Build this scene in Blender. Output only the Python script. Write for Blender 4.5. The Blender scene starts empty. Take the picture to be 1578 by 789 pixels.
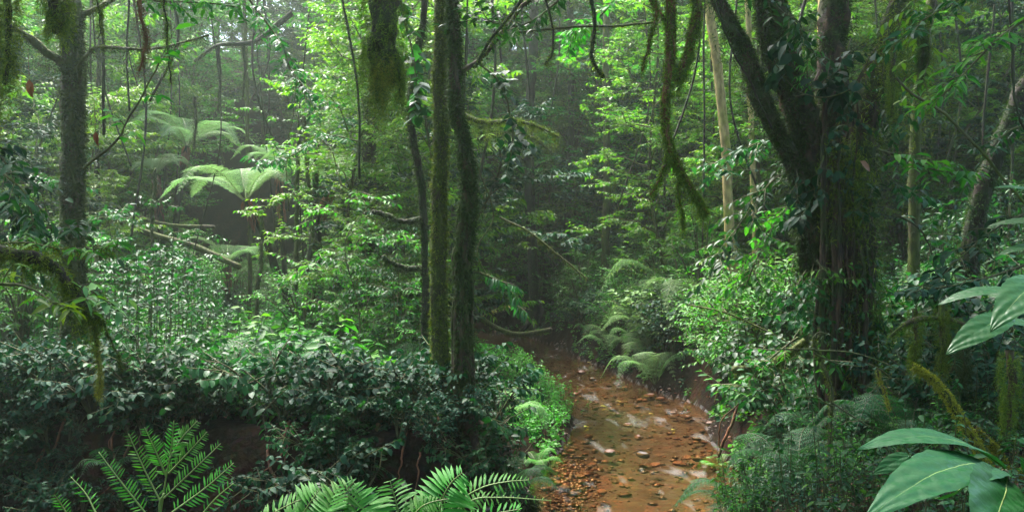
import bpy, math
import numpy as np
from mathutils import Vector

R = math.radians
C = bpy.context.scene.collection
scn = bpy.context.scene

# ------------------------------------------------------------------ camera
CAMH = 3.0
cam_d = bpy.data.cameras.new("camera")
cam = bpy.data.objects.new("camera", cam_d)
C.objects.link(cam)
cam.location = (0, 0, CAMH)
cam.rotation_euler = (R(90), 0, 0)
cam_d.sensor_width = 36
cam_d.lens = 36 * 1367 / 1578
cam_d.clip_start = 0.05
cam_d.clip_end = 500
scn.camera = cam

# ------------------------------------------------------------------ world, sun, exposure
SUN_EL, SUN_AZ = 62, -32      # azimuth measured from +Y towards +X (negative = left), sun stands beyond the trees
world = bpy.data.worlds.new("World")
scn.world = world
world.use_nodes = True
wn = world.node_tree
bg = wn.nodes["Background"]
sky = wn.nodes.new("ShaderNodeTexSky")
sky.sky_type = 'NISHITA'
sky.sun_disc = False
sky.sun_elevation = R(SUN_EL)
sky.sun_rotation = R(SUN_AZ)
sky.air_density = 1.0
sky.dust_density = 3.0
wn.links.new(sky.outputs[0], bg.inputs[0])
bg.inputs[1].default_value = 0.15
sun_d = bpy.data.lights.new("sun", 'SUN')
sun = bpy.data.objects.new("sun", sun_d)
C.objects.link(sun)
sun_d.energy = 3.8
sun_d.angle = R(30)
sun_d.color = (1.0, 0.97, 0.91)
sd = Vector((math.sin(R(SUN_AZ)) * math.cos(R(SUN_EL)), math.cos(R(SUN_AZ)) * math.cos(R(SUN_EL)), math.sin(R(SUN_EL))))
sun.rotation_euler = sd.to_track_quat('Z', 'Y').to_euler()
scn.view_settings.view_transform = 'Standard'
scn.view_settings.look = 'None'
scn.view_settings.gamma = 1
scn.view_settings.use_curve_mapping = False
scn.view_settings.exposure = 2.65
cy = scn.cycles
cy.max_bounces = 6
cy.diffuse_bounces = 4
cy.glossy_bounces = 2
cy.transmission_bounces = 4
cy.transparent_max_bounces = 8
cy.volume_bounces = 1
cy.use_denoising = True
cy.caustics_reflective = False
cy.caustics_refractive = False
cy.sample_clamp_indirect = 4
HAZE_DENSITY = 0.0020

# ------------------------------------------------------------------ helpers
def at(px, py, Y):
    return np.array([(px - 789) / 1367 * Y, Y, CAMH - (py - 394.5) / 1367 * Y])

def ats(*a):
    return np.array([at(*q) for q in a])

def nrm(a):
    return a / (np.linalg.norm(a, axis=-1, keepdims=True) + 1e-9)

UP = np.array([0, 0, 1.0])

def fnoise(x, y, seed=0):
    r = np.random.default_rng(seed)
    s = 0
    for k in range(7):
        fx, fy = r.normal(size=2) * (0.5 * 1.6 ** k)
        s = s + np.sin(x * fx + y * fy + r.uniform(0, 6.28)) / (1.5 ** k)
    return s / 2.2

def spline(P, n):
    P = np.asarray(P, float)
    Q = np.vstack([2 * P[0] - P[1], P, 2 * P[-1] - P[-2]])
    m = len(P) - 1
    t = np.linspace(0, m - 1e-6, n)
    i = t.astype(int)
    u = (t - i)[:, None]
    a, b, c, d = Q[i], Q[i + 1], Q[i + 2], Q[i + 3]
    return 0.5 * ((2 * b) + (-a + c) * u + (2 * a - 5 * b + 4 * c - d) * u ** 2 + (-a + 3 * b - 3 * c + d) * u ** 3)

# leaf templates: x along the leaf, y across, z up
def tpl2(w=.5, droop=.15, fold=.08):
    V = np.array([[0, 0, 0], [.42, .5 * w, fold], [1, 0, -droop], [.42, -.5 * w, fold]])
    return V, np.array([[0, 3, 2], [0, 2, 1]])

def tpl6(w=.4, droop=.2, fold=.07, curve=.05):
    V = np.array([[0, 0, 0], [.28, .42 * w, fold - 0], [.66, .40 * w, fold - droop * .4], [1, 0, -droop],
                  [.66, -.40 * w, fold - droop * .4], [.28, -.42 * w, fold], [.28, 0, curve * .3], [.66, 0, -droop * .4]])
    F = [[0, 6, 1], [0, 5, 6], [6, 7, 1], [7, 2, 1], [5, 4, 6], [4, 7, 6], [7, 3, 2], [4, 3, 7]]
    return V, np.array(F)

def tplheart(w=.85):
    V = np.array([[0, 0, 0], [-.06, .3 * w, .02], [.25, .5 * w, .02], [.62, .36 * w, -.03], [1, 0, -.2],
                  [.62, -.36 * w, -.03], [.25, -.5 * w, .02], [-.06, -.3 * w, .02], [.3, 0, -.03], [.62, 0, -.08]])
    F = [[0, 8, 1], [1, 8, 2], [8, 9, 2], [9, 3, 2], [9, 4, 3], [0, 7, 8], [7, 6, 8], [6, 9, 8], [6, 5, 9], [5, 4, 9]]
    return V, np.array(F)

L2 = tpl2(.5)
L2N = tpl2(.3, .2, .04)
L6 = tpl6(.42)
L6N = tpl6(.28, .25)
L6W = tpl6(.6, .18)
LH = tplheart()
MOSS = (np.array([[0, .5, 0], [0, -.5, 0], [1, 0, 0.]]), np.array([[0, 1, 2]]))

class G:
    def __init__(s):
        s.v, s.f, s.m, s.n = [], [], [], 0

    def add(s, V, F, mi=0):
        s.v.append(np.asarray(V, float)); s.f.append(np.asarray(F, np.int64) + s.n)
        s.m.append(np.full(len(F), mi)); s.n += len(V)

    def leaves(s, P, D, N, S, tpl, W=1.0, mi=0):
        P, D, N = np.atleast_2d(P), np.atleast_2d(D), np.atleast_2d(N)
        if len(P) == 0: return
        D = nrm(D); B = nrm(np.cross(N, D)); N = np.cross(D, B)
        S = np.broadcast_to(np.asarray(S, float), (len(P),))
        W = np.broadcast_to(np.asarray(W, float), (len(P),))
        T, F = tpl
        V = P[:, None] + S[:, None, None] * (T[None, :, :1] * D[:, None] + T[None, :, 1:2] * B[:, None] * W[:, None, None] + T[None, :, 2:] * N[:, None])
        FF = F[None] + (np.arange(len(P)) * len(T))[:, None, None]
        s.add(V.reshape(-1, 3), FF.reshape(-1, 3), mi)

    def tube(s, P, Rr, seg=8, bump=0, seed=0, freq=1.0, mi=0, cap=True):
        P = np.asarray(P, float); n = len(P)
        Rr = np.broadcast_to(np.asarray(Rr, float), (n,))
        T = nrm(np.gradient(P, axis=0))
        ref = np.array([0, 1.0, 0]) if abs(T[0][1]) < .8 else np.array([1.0, 0, 0])
        A = np.zeros((n, 3)); a = nrm(np.cross(T[0], ref))
        for i in range(n):
            a = nrm(a - np.dot(a, T[i]) * T[i]); A[i] = a
        B = np.cross(T, A)
        th = np.linspace(0, 2 * np.pi, seg, endpoint=False)
        r = np.repeat(Rr[:, None], seg, 1)
        if bump:
            L = np.concatenate([[0], np.cumsum(np.linalg.norm(np.diff(P, axis=0), axis=1))])[:, None]
            rg = np.random.default_rng(seed)
            nz = 0
            for k in range(6):
                nz = nz + np.sin(L * freq * rg.uniform(.5, 6) + rg.integers(1, 6) * th[None] + rg.uniform(0, 6.28)) / 2.5
            nz = nz + rg.normal(size=(n, seg)) * .45
            r = r * (1 + bump * nz)
        V = P[:, None] + r[..., None] * (np.cos(th)[None, :, None] * A[:, None] + np.sin(th)[None, :, None] * B[:, None])
        i = np.arange(n - 1)[:, None]; j = np.arange(seg)[None]
        j2 = (j + 1) % seg
        q = np.stack([i * seg + j, i * seg + j2, (i + 1) * seg + j2, (i + 1) * seg + j], -1).reshape(-1, 4)
        F = np.vstack([q[:, [0, 1, 2]], q[:, [0, 2, 3]]])
        V = V.reshape(-1, 3)
        if cap:
            V = np.vstack([V, P[-1] + T[-1] * Rr[-1] * .6]); e = len(V) - 1; b = (n - 1) * seg
            F = np.vstack([F, np.stack([b + np.arange(seg), b + (np.arange(seg) + 1) % seg, np.full(seg, e)], 1)])
        s.add(V, F, mi)

    def mesh(s, name, mats, smooth=False):
        me = bpy.data.meshes.new(name)
        if not s.v:
            s.add([[0, 0, 0], [.001, 0, 0], [0, .001, 0]], [[0, 1, 2]])
        V = np.vstack(s.v); F = np.vstack(s.f); M = np.concatenate(s.m)
        me.vertices.add(len(V)); me.vertices.foreach_set("co", V.astype(np.float32).ravel())
        me.loops.add(F.size); me.loops.foreach_set("vertex_index", F.astype(np.int32).ravel())
        me.polygons.add(len(F))
        me.polygons.foreach_set("loop_start", np.arange(0, F.size, 3, dtype=np.int32))
        me.polygons.foreach_set("loop_total", np.full(len(F), 3, np.int32))
        me.polygons.foreach_set("material_index", M.astype(np.int32))
        if smooth: me.polygons.foreach_set("use_smooth", np.ones(len(F), bool))
        me.update(calc_edges=True)
        for m in (mats if isinstance(mats, (list, tuple)) else [mats]): me.materials.append(m)
        return me

def tag(o, label=None, cat=None, group=None, kind=None):
    if label: o['label'] = label
    if cat: o['category'] = cat
    if group: o['group'] = group
    if kind: o['kind'] = kind
    return o

def obj(name, me, parent=None, loc=None):
    o = bpy.data.objects.new(name, me); C.objects.link(o)
    if parent: o.parent = parent
    if loc is not None: o.location = loc
    return o

def inst(name, parts, loc, rz=0, s=1, label=None, cat=None, group=None, tilt=(0, 0)):
    """one thing: parts = mesh, or list of (part name, mesh[, subparts])"""
    if isinstance(parts, list):
        o = bpy.data.objects.new(name, None); C.objects.link(o); o.empty_display_size = .1
        for p in parts:
            c = obj(p[0], p[1], o)
            for q in (p[2] if len(p) > 2 else []): obj(q[0], q[1], c)
    else:
        o = obj(name, parts)
    o.location = loc; o.rotation_euler = (tilt[0], tilt[1], rz)
    o.scale = (s, s, s) if np.isscalar(s) else s
    return tag(o, label, cat, group)

# ------------------------------------------------------------------ materials
def newmat(name):
    m = bpy.data.materials.new(name); m.use_nodes = True
    nt = m.node_tree; nt.nodes.clear()
    return m, nt, nt.nodes.new, nt.links.new

def ramp(nt, cols, fac):
    r = nt.nodes.new("ShaderNodeValToRGB")
    e = r.color_ramp.elements
    while len(e) < len(cols): e.new(0.5)
    for i, (p, c) in enumerate(cols):
        e[i].position = p; e[i].color = (*c, 1)
    nt.links.new(fac, r.inputs[0])
    return r.outputs[0]

def leafmat(name, cols, rough=.38, trans=.28, spec=.5, objvar=.25, tcol=None, veins=False):
    m, nt, N, L = newmat(name)
    geo = N("ShaderNodeNewGeometry"); oi = N("ShaderNodeObjectInfo")
    k = len(cols)
    c = ramp(nt, [(i / (k - 1), q) for i, q in enumerate(cols)], geo.outputs['Random Per Island'])
    hs = N("ShaderNodeHueSaturation")
    mr = N("ShaderNodeMapRange"); mr.inputs['To Min'].default_value = .485; mr.inputs['To Max'].default_value = .515
    L(oi.outputs['Random'], mr.inputs['Value']); L(mr.outputs[0], hs.inputs['Hue'])
    mv = N("ShaderNodeMath"); mv.operation = 'MULTIPLY_ADD'; mv.inputs[1].default_value = 2 * objvar; mv.inputs[2].default_value = 1 - objvar
    L(oi.outputs['Random'], mv.inputs[0]); L(mv.outputs[0], hs.inputs['Value'])
    L(c, hs.inputs['Color'])
    p = N("ShaderNodeBsdfPrincipled"); p.inputs['Roughness'].default_value = rough
    p.inputs['Specular IOR Level'].default_value = spec
    L(hs.outputs[0], p.inputs['Base Color'])
    t = N("ShaderNodeBsdfTranslucent")
    tm = N("ShaderNodeMixRGB"); tm.blend_type = 'MULTIPLY'; tm.inputs[0].default_value = 1
    tm.inputs[2].default_value = (*(tcol or (1.45, 2.0, .85)), 1)
    L(hs.outputs[0], tm.inputs[1]); L(tm.outputs[0], t.inputs['Color'])
    mx = N("ShaderNodeMixShader"); mx.inputs[0].default_value = trans
    L(p.outputs[0], mx.inputs[1]); L(t.outputs[0], mx.inputs[2])
    o = N("ShaderNodeOutputMaterial"); L(mx.outputs[0], o.inputs[0])
    if veins:
        uv = N("ShaderNodeTexCoord")
        nz = N("ShaderNodeTexNoise"); nz.inputs['Scale'].default_value = 60
        L(uv.outputs['Object'], nz.inputs['Vector'])
        cr = ramp(nt, [(.42, (.36, .36, .36)), (.6, (.65, .65, .65))], nz.outputs[0])
        L(cr, p.inputs['Roughness'])
        b = N("ShaderNodeBump"); b.inputs['Strength'].default_value = .25; b.inputs['Distance'].default_value = .004
        L(nz.outputs[0], b.inputs['Height']); L(b.outputs[0], p.inputs['Normal'])
    return m

def barkmat(name, dark, light, moss, mosslo=.45, mosshi=.6, scale=6, rough=.8):
    m, nt, N, L = newmat(name)
    tc = N("ShaderNodeTexCoord")
    mp = N("ShaderNodeMapping"); mp.inputs['Scale'].default_value = (1, 1, .35)
    L(tc.outputs['Object'], mp.inputs['Vector'])
    n1 = N("ShaderNodeTexNoise"); n1.inputs['Scale'].default_value = scale * 3; n1.inputs['Detail'].default_value = 6
    n2 = N("ShaderNodeTexNoise"); n2.inputs['Scale'].default_value = scale * .6; n2.inputs['Detail'].default_value = 5
    L(mp.outputs[0], n1.inputs['Vector']); L(tc.outputs['Object'], n2.inputs['Vector'])
    c1 = ramp(nt, [(.35, dark), (.65, light)], n1.outputs[0])
    c2 = ramp(nt, [(.3, tuple(q * .5 for q in moss)), (.7, moss)], n1.outputs[0])
    f = ramp(nt, [(mosslo, (0, 0, 0)), (mosshi, (1, 1, 1))], n2.outputs[0])
    mx = N("ShaderNodeMixRGB"); L(f, mx.inputs[0]); L(c1, mx.inputs[1]); L(c2, mx.inputs[2])
    p = N("ShaderNodeBsdfPrincipled"); p.inputs['Roughness'].default_value = rough
    p.inputs['Specular IOR Level'].default_value = .25
    L(mx.outputs[0], p.inputs['Base Color'])
    b = N("ShaderNodeBump"); b.inputs['Strength'].default_value = .8; b.inputs['Distance'].default_value = .03
    L(n1.outputs[0], b.inputs['Height']); L(b.outputs[0], p.inputs['Normal'])
    o = N("ShaderNodeOutputMaterial"); L(p.outputs[0], o.inputs[0])
    return m

M = {}
M['leaf_mid'] = leafmat('leaf_mid_green', [(.012, .075, .008), (.025, .12, .012), (.045, .16, .014), (.08, .2, .016)], .55, .34, .2)
M['leaf_dark'] = leafmat('leaf_dark_green', [(.004, .035, .006), (.009, .056, .011), (.018, .085, .015)], .5, .28, .22)
M['leaf_blue'] = leafmat('leaf_blue_green', [(.003, .026, .012), (.006, .04, .017), (.012, .06, .022)], .62, .18, .15, tcol=(1.2, 1.8, .8))
M['leaf_olive'] = leafmat('leaf_olive', [(.025, .08, .006), (.05, .13, .008), (.09, .17, .01), (.13, .18, .01)], .5, .4, .3)
M['leaf_bright'] = leafmat('leaf_fresh_green', [(.02, .15, .012), (.045, .22, .016), (.08, .28, .02)], .45, .4, .3)
M['leaf_pale'] = leafmat('leaf_pale_green', [(.07, .18, .05), (.1, .23, .06), (.15, .28, .08)], .5, .3, .3, tcol=(1.4, 1.5, .8))
M['leaf_yellow'] = leafmat('leaf_yellowing', [(.25, .28, .03), (.35, .3, .04), (.14, .24, .03)], .45, .4, tcol=(1.2, 1.2, .6))
M['leaf_dead'] = leafmat('leaf_dead', [(.11, .03, .012), (.18, .055, .015), (.08, .035, .015)], .6, .2, tcol=(1.2, 1, .8))
M['fern'] = leafmat('fern_green', [(.03, .14, .015), (.045, .18, .018), (.065, .22, .025)], .55, .42, .25)
M['tree_fern'] = leafmat('tree_fern_green', [(.10, .22, .085), (.13, .26, .10), (.17, .3, .13)], .55, .4, .3, tcol=(1.3, 1.4, .9))
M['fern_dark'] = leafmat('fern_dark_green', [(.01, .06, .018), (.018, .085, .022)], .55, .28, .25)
M['moss'] = leafmat('moss_olive', [(.02, .045, .004), (.045, .085, .005), (.09, .14, .007), (.16, .2, .012)], .7, .3, .2, tcol=(1.5, 1.5, .8))
M['moss_dark'] = leafmat('moss_dark', [(.010, .026, .006), (.022, .045, .007), (.045, .075, .01)], .7, .25, .2, tcol=(1.5, 1.5, .8))
M['moss_gold'] = leafmat('moss_gold', [(.13, .13, .012), (.2, .21, .02), (.3, .3, .03)], .7, .4, .2, tcol=(1.3, 1.3, .8))
M['moss_brown'] = leafmat('moss_brown', [(.05, .03, .012), (.10, .05, .02), (.08, .07, .015)], .7, .25, .2, tcol=(1.3, 1.2, .8))
M['big_leaf'] = leafmat('wet_big_leaf', [(.006, .042, .009), (.009, .055, .012)], .3, .2, .2, 0, (1.1, 1.6, .7), True)
M['big_leaf_dark'] = leafmat('wet_big_leaf_dark', [(.006, .042, .006), (.008, .052, .007)], .28, .2, .18, 0, (1.4, 1.8, .6), True)
M['rachis'] = leafmat('fern_stalk', [(.09, .14, .03), (.13, .18, .04)], .5, .1)
M['stalk_dark'] = leafmat('dark_fern_stalk', [(.03, .04, .01), (.05, .06, .015)], .6, .1)
M['bark'] = barkmat('bark_brown_moss', (.02, .013, .008), (.075, .045, .022), (.045, .06, .008))
M['bark_dark'] = barkmat('bark_dark', (.008, .005, .004), (.032, .019, .011), (.02, .034, .006), .42, .6)
M['bark_moss'] = barkmat('bark_mossy', (.02, .014, .008), (.06, .038, .02), (.055, .07, .008), .35, .5)
M['bark_tree'] = barkmat('bark_tree', (.010, .007, .004), (.065, .034, .017), (.03, .048, .008), .45, .62)
M['bark_pale'] = barkmat('bark_pale', (.15, .11, .04), (.34, .26, .1), (.22, .22, .04), .5, .65)
M['bark_red'] = barkmat('bark_redbrown', (.05, .018, .008), (.16, .06, .025), (.05, .06, .012), .55, .7)
M['stem'] = barkmat('stem_green_brown', (.03, .03, .012), (.08, .075, .03), (.07, .09, .015))

# soil
def soilmat():
    m, nt, N, L = newmat('humus_soil')
    tc = N("ShaderNodeTexCoord")
    n1 = N("ShaderNodeTexNoise"); n1.inputs['Scale'].default_value = 1.3; n1.inputs['Detail'].default_value = 8
    n2 = N("ShaderNodeTexVoronoi"); n2.inputs['Scale'].default_value = 16
    L(tc.outputs['Object'], n1.inputs[0]); L(tc.outputs['Object'], n2.inputs['Vector'])
    c1 = ramp(nt, [(.3, (.006, .004, .003)), (.5, (.016, .010, .006)), (.7, (.032, .017, .008))], n1.outputs[0])
    hs = N("ShaderNodeMixRGB"); hs.blend_type = 'MULTIPLY'; hs.inputs[0].default_value = .6
    L(c1, hs.inputs[1]); L(n2.outputs['Color'], hs.inputs[2])
    p = N("ShaderNodeBsdfPrincipled"); p.inputs['Roughness'].default_value = .9; p.inputs['Specular IOR Level'].default_value = .03
    L(hs.outputs[0], p.inputs['Base Color'])
    b = N("ShaderNodeBump"); b.inputs['Distance'].default_value = .05
    n4 = N('ShaderNodeTexNoise'); n4.inputs['Scale'].default_value = 9; n4.inputs['Detail'].default_value = 9; L(tc.outputs['Object'], n4.inputs['Vector'])
    L(n4.outputs[0], b.inputs['Height']); L(b.outputs[0], p.inputs['Normal'])
    o = N("ShaderNodeOutputMaterial"); L(p.outputs[0], o.inputs[0])
    return m
M['soil'] = soilmat()

def bedmat():
    m, nt, N, L = newmat('stream_bed_gravel')
    tc = N("ShaderNodeTexCoord")
    v = N("ShaderNodeTexVoronoi"); v.inputs['Scale'].default_value = 3.6; v.inputs['Randomness'].default_value = 1
    v2 = N("ShaderNodeTexVoronoi"); v2.inputs['Scale'].default_value = 22
    n1 = N("ShaderNodeTexNoise"); n1.inputs['Scale'].default_value = .9; n1.inputs['Detail'].default_value = 5
    for q in (v, v2, n1): L(tc.outputs['Object'], q.inputs['Vector'])
    sx = N("ShaderNodeSeparateColor"); L(v.outputs['Color'], sx.inputs[0])
    sx2 = N("ShaderNodeSeparateColor"); L(v2.outputs['Color'], sx2.inputs[0])
    ad = N("ShaderNodeMath"); ad.operation = 'ADD'; L(sx.outputs[0], ad.inputs[0]); L(sx2.outputs[1], ad.inputs[1])
    ha = N("ShaderNodeMath"); ha.operation = 'MULTIPLY'; ha.inputs[1].default_value = .5; L(ad.outputs[0], ha.inputs[0])
    c = ramp(nt, [(.1, (.005, .003, .002)), (.5, (.010, .004, .002)), (.80, (.05, .013, .004)), (.95, (.13, .06, .028))], ha.outputs[0])
    c2 = ramp(nt, [(.42, (.16, .14, .12)), (.62, (1, 1, 1))], n1.outputs[0])
    mx = N("ShaderNodeMixRGB"); mx.blend_type = 'MULTIPLY'; mx.inputs[0].default_value = 1
    L(c, mx.inputs[1]); L(c2, mx.inputs[2])
    p = N("ShaderNodeBsdfPrincipled"); p.inputs['Roughness'].default_value = .7
    L(mx.outputs[0], p.inputs['Base Color'])
    b = N("ShaderNodeBump"); b.inputs['Distance'].default_value = .04; b.invert = True
    L(v.outputs['Distance'], b.inputs['Height']); L(b.outputs[0], p.inputs['Normal'])
    o = N("ShaderNodeOutputMaterial"); L(p.outputs[0], o.inputs[0])
    return m
M['bed'] = bedmat()

def stonemat(name, c):
    m, nt, N, L = newmat(name)
    tc = N("ShaderNodeTexCoord"); oi = N("ShaderNodeNewGeometry")
    n1 = N("ShaderNodeTexNoise"); n1.inputs['Scale'].default_value = 14; n1.inputs['Detail'].default_value = 6
    L(tc.outputs['Object'], n1.inputs['Vector'])
    cc = ramp(nt, [(i / (len(c) - 1), q) for i, q in enumerate(c)], oi.outputs['Random Per Island'])
    d = ramp(nt, [(.3, (.5, .45, .4)), (.7, (1, 1, 1))], n1.outputs[0])
    mx = N("ShaderNodeMixRGB"); mx.blend_type = 'MULTIPLY'; mx.inputs[0].default_value = 1
    L(cc, mx.inputs[1]); L(d, mx.inputs[2])
    p = N("ShaderNodeBsdfPrincipled"); p.inputs['Roughness'].default_value = .35
    L(mx.outputs[0], p.inputs['Base Color'])
    b = N("ShaderNodeBump"); b.inputs['Distance'].default_value = .01; L(n1.outputs[0], b.inputs['Height']); L(b.outputs[0], p.inputs['Normal'])
    o = N("ShaderNodeOutputMaterial"); L(p.outputs[0], o.inputs[0])
    return m
M['stone'] = stonemat('wet_stone', [(.14, .10, .07), (.2, .15, .10), (.11, .06, .04), (.16, .06, .03)])
M['stone_dark'] = stonemat('wet_dark_stone', [(.07, .05, .045), (.12, .08, .06), (.05, .04, .04)])
M['pebble'] = stonemat('pebbles', [(.02, .010, .007), (.07, .024, .010), (.03, .02, .015), (.12, .045, .018), (.012, .008, .006), (.10, .07, .05)])

def watermat():
    m, nt, N, L = newmat('stream_water')
    tc = N("ShaderNodeTexCoord")
    n1 = N("ShaderNodeTexNoise"); n1.inputs['Scale'].default_value = 2.6; n1.inputs['Detail'].default_value = 3
    n2 = N("ShaderNodeTexNoise"); n2.inputs['Scale'].default_value = .55; n2.inputs['Detail'].default_value = 2
    L(tc.outputs['Object'], n1.inputs['Vector']); L(tc.outputs['Object'], n2.inputs['Vector'])
    b = N("ShaderNodeBump"); b.inputs['Strength'].default_value = .5; b.inputs['Distance'].default_value = .03
    L(n1.outputs[0], b.inputs['Height'])
    g = N("ShaderNodeBsdfGlossy"); L(b.outputs[0], g.inputs['Normal'])
    rr = ramp(nt, [(.4, (.01,) * 3), (.65, (.07,) * 3)], n2.outputs[0]); L(rr, g.inputs['Roughness'])
    t = N("ShaderNodeBsdfTransparent"); t.inputs[0].default_value = (.9, .66, .42, 1)
    fr = N("ShaderNodeFresnel"); fr.inputs[0].default_value = 1.5; L(b.outputs[0], fr.inputs['Normal'])
    mx = N("ShaderNodeMixShader"); L(fr.outputs[0], mx.inputs[0]); L(t.outputs[0], mx.inputs[1]); L(g.outputs[0], mx.inputs[2])
    # thin foam plus the water's pale reflections, painted in as whitish streaks
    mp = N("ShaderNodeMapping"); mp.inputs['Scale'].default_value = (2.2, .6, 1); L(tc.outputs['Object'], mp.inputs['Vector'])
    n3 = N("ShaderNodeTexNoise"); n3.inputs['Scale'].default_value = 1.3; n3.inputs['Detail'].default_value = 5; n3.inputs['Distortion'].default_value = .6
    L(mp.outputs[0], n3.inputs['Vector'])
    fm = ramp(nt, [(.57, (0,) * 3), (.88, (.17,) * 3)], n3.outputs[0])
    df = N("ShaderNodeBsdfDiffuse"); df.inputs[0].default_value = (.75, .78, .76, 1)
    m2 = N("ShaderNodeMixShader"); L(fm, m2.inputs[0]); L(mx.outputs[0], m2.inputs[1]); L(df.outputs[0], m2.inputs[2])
    o = N("ShaderNodeOutputMaterial"); L(m2.outputs[0], o.inputs[0])
    return m
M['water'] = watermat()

# ------------------------------------------------------------------ terrain and stream
SP = spline([(-30, 3), (-14, 9.5), (-8, 9.3), (-4.5, 8.4), (-1.6, 7.6), (.5, 8.2), (1.3, 10), (1.75, 12), (2.05, 14), (2.33, 16.2), (2.25, 18.2), (2.05, 20),
             (1.5, 23.4), (.85, 26.4), (.2, 30), (-1.2, 34), (-5, 38), (-12, 41), (-30, 48)], 500)
SW = np.interp(np.linspace(0, 18, 500), [0, 3, 4, 5, 6, 7, 8, 9, 10, 11, 12, 13, 14, 15, 18], [1.2, 1.2, 1.15, 1.1, 1.25, 1.2, 1.15, 1.15, 1.2, 1.0, .9, .9, 1.15, 1.0, .9])
ST = nrm(np.gradient(SP, axis=0))

def streamdist(x, y):
    x = np.asarray(x, float).ravel(); y = np.asarray(y, float).ravel()
    u = np.empty(len(x)); sd_ = np.empty(len(x)); yy = np.empty(len(x))
    for a in range(0, len(x), 4000):
        dx = x[a:a + 4000, None] - SP[None, :, 0]; dy = y[a:a + 4000, None] - SP[None, :, 1]
        d = np.hypot(dx, dy); e = d - SW[None]
        k = e.argmin(1); r = np.arange(len(k))
        u[a:a + 4000] = e[r, k]
        sd_[a:a + 4000] = ST[k, 0] * dy[r, k] - ST[k, 1] * dx[r, k]
    return u, sd_      # u < 0 in the stream; sd_ > 0 on the left bank

def sstep(a, b, t):
    t = np.clip((t - a) / (b - a), 0, 1); return t * t * (3 - 2 * t)

def H(x, y):
    x = np.asarray(x, float); y = np.asarray(y, float); shp = x.shape
    x, y = x.ravel(), y.ravel()
    u, s = streamdist(x, y)
    u = u + .18 * fnoise(x * 1.3, y * 1.3, 5)
    bed = -.10 - .12 * sstep(0, -.9, u) + .03 * fnoise(x * 3, y * 3, 9)
    ravine = sstep(1.2, -.8, x) * sstep(14, 11, y)          # steep front bank at left
    left = ravine * (1.1 * sstep(0, .9, u)) + (1 - ravine) * (.25 * sstep(0, .5, u) + .75 * sstep(.4, 4, u))
    left = left + .02 * np.clip(u - 4, 0, 40)
    right = .9 * sstep(0, .8, u) + 1.3 * sstep(.6, 3.6, u) + 1.4 * sstep(3, 12, u) + .03 * np.clip(u - 8, 0, 50)
    right = np.where(y < 11, np.minimum(right, 1.35), right * sstep(10, 13, y) + np.minimum(right, 1.35) * (1 - sstep(10, 13, y)))
    bank = np.where(s > 0, left, right) + np.where((s > 0) & (x < -1.2), .26, .1) * fnoise(x * .8, y * .8, 3) * sstep(0, 1.5, u)
    z = np.where(u < 0, bed, -.10 * (1 - sstep(0, .15, u)) + bank)
    far = np.hypot(x, y - 10)
    z = z + 13 * sstep(33, 62, y) * sstep(-.3, 1.2, np.where(y < 45, u, 2)) + 6 * sstep(45, 110, far)
    return z.reshape(shp)

def h1(x, y): return float(H(np.array([x]), np.array([y]))[0])

def axis(lo, hi, mid0, mid1, fine, coarse):
    a = [mid0]
    while a[-1] < mid1: a.append(a[-1] + fine)
    st = fine
    while a[-1] < hi: st = min(st * 1.12, coarse); a.append(a[-1] + st)
    st = fine
    while a[0] > lo: st = min(st * 1.12, coarse); a.insert(0, a[0] - st)
    return np.array(a)
gx = axis(-160, 160, -9, 9, .11, 6); gy = axis(-120, 160, 5, 32, .11, 6)
X, Y = np.meshgrid(gx, gy)
Z = H(X, Y)
V = np.stack([X, Y, Z], -1).reshape(-1, 3)
nx, ny = len(gx), len(gy)
i, j = np.meshgrid(np.arange(ny - 1), np.arange(nx - 1), indexing='ij')
q = np.stack([i * nx + j, i * nx + j + 1, (i + 1) * nx + j + 1, (i + 1) * nx + j], -1).reshape(-1, 4)
g = G()
F = np.vstack([q[:, [0, 1, 2]], q[:, [0, 2, 3]]])
g.add(V, F)
zc = V[F].mean(1)[:, 2]
cx, cyy = V[F].mean(1)[:, 0], V[F].mean(1)[:, 1]
g.m = [(zc < .0).astype(int)]
tag(obj('ground', g.mesh('ground', [M['soil'], M['bed']], True)), kind='structure')

n = np.arange(len(SP))
nn = np.stack([-ST[:, 1], ST[:, 0]], 1)
g = G()
NE = int(np.argmax(SP[:, 1] > 38.5))
tt = np.linspace(-1, 1, 9)
W = SP[:, None] + nn[:, None] * (SW[:, None, None] + .35) * tt[None, :, None]
V = np.dstack([W, np.zeros(W.shape[:2])]).reshape(-1, 3)
i, j = np.meshgrid(np.arange(NE), np.arange(8), indexing='ij')
q = np.stack([i * 9 + j, i * 9 + j + 1, (i + 1) * 9 + j + 1, (i + 1) * 9 + j], -1).reshape(-1, 4)
g.add(V, np.vstack([q[:, [0, 1, 2]], q[:, [0, 2, 3]]])[:, ::-1])
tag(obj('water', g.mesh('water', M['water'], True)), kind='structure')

# ------------------------------------------------------------------ haze
bpy.ops.mesh.primitive_cube_add(size=1, location=(0, 20, 15))
hz = bpy.context.object; hz.name = 'haze'; hz.scale = (380, 340, 42); hz['kind'] = 'stuff'
hm = bpy.data.materials.new('haze'); hm.use_nodes = True; hn = hm.node_tree; hn.nodes.clear()
pv = hn.nodes.new('ShaderNodeVolumePrincipled'); pv.inputs['Density'].default_value = HAZE_DENSITY
pv.inputs['Color'].default_value = (.84, .95, .84, 1); pv.inputs['Anisotropy'].default_value = .78
ho = hn.nodes.new('ShaderNodeOutputMaterial'); hn.links.new(pv.outputs[0], ho.inputs['Volume'])
hz.data.materials.append(hm)

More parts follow.
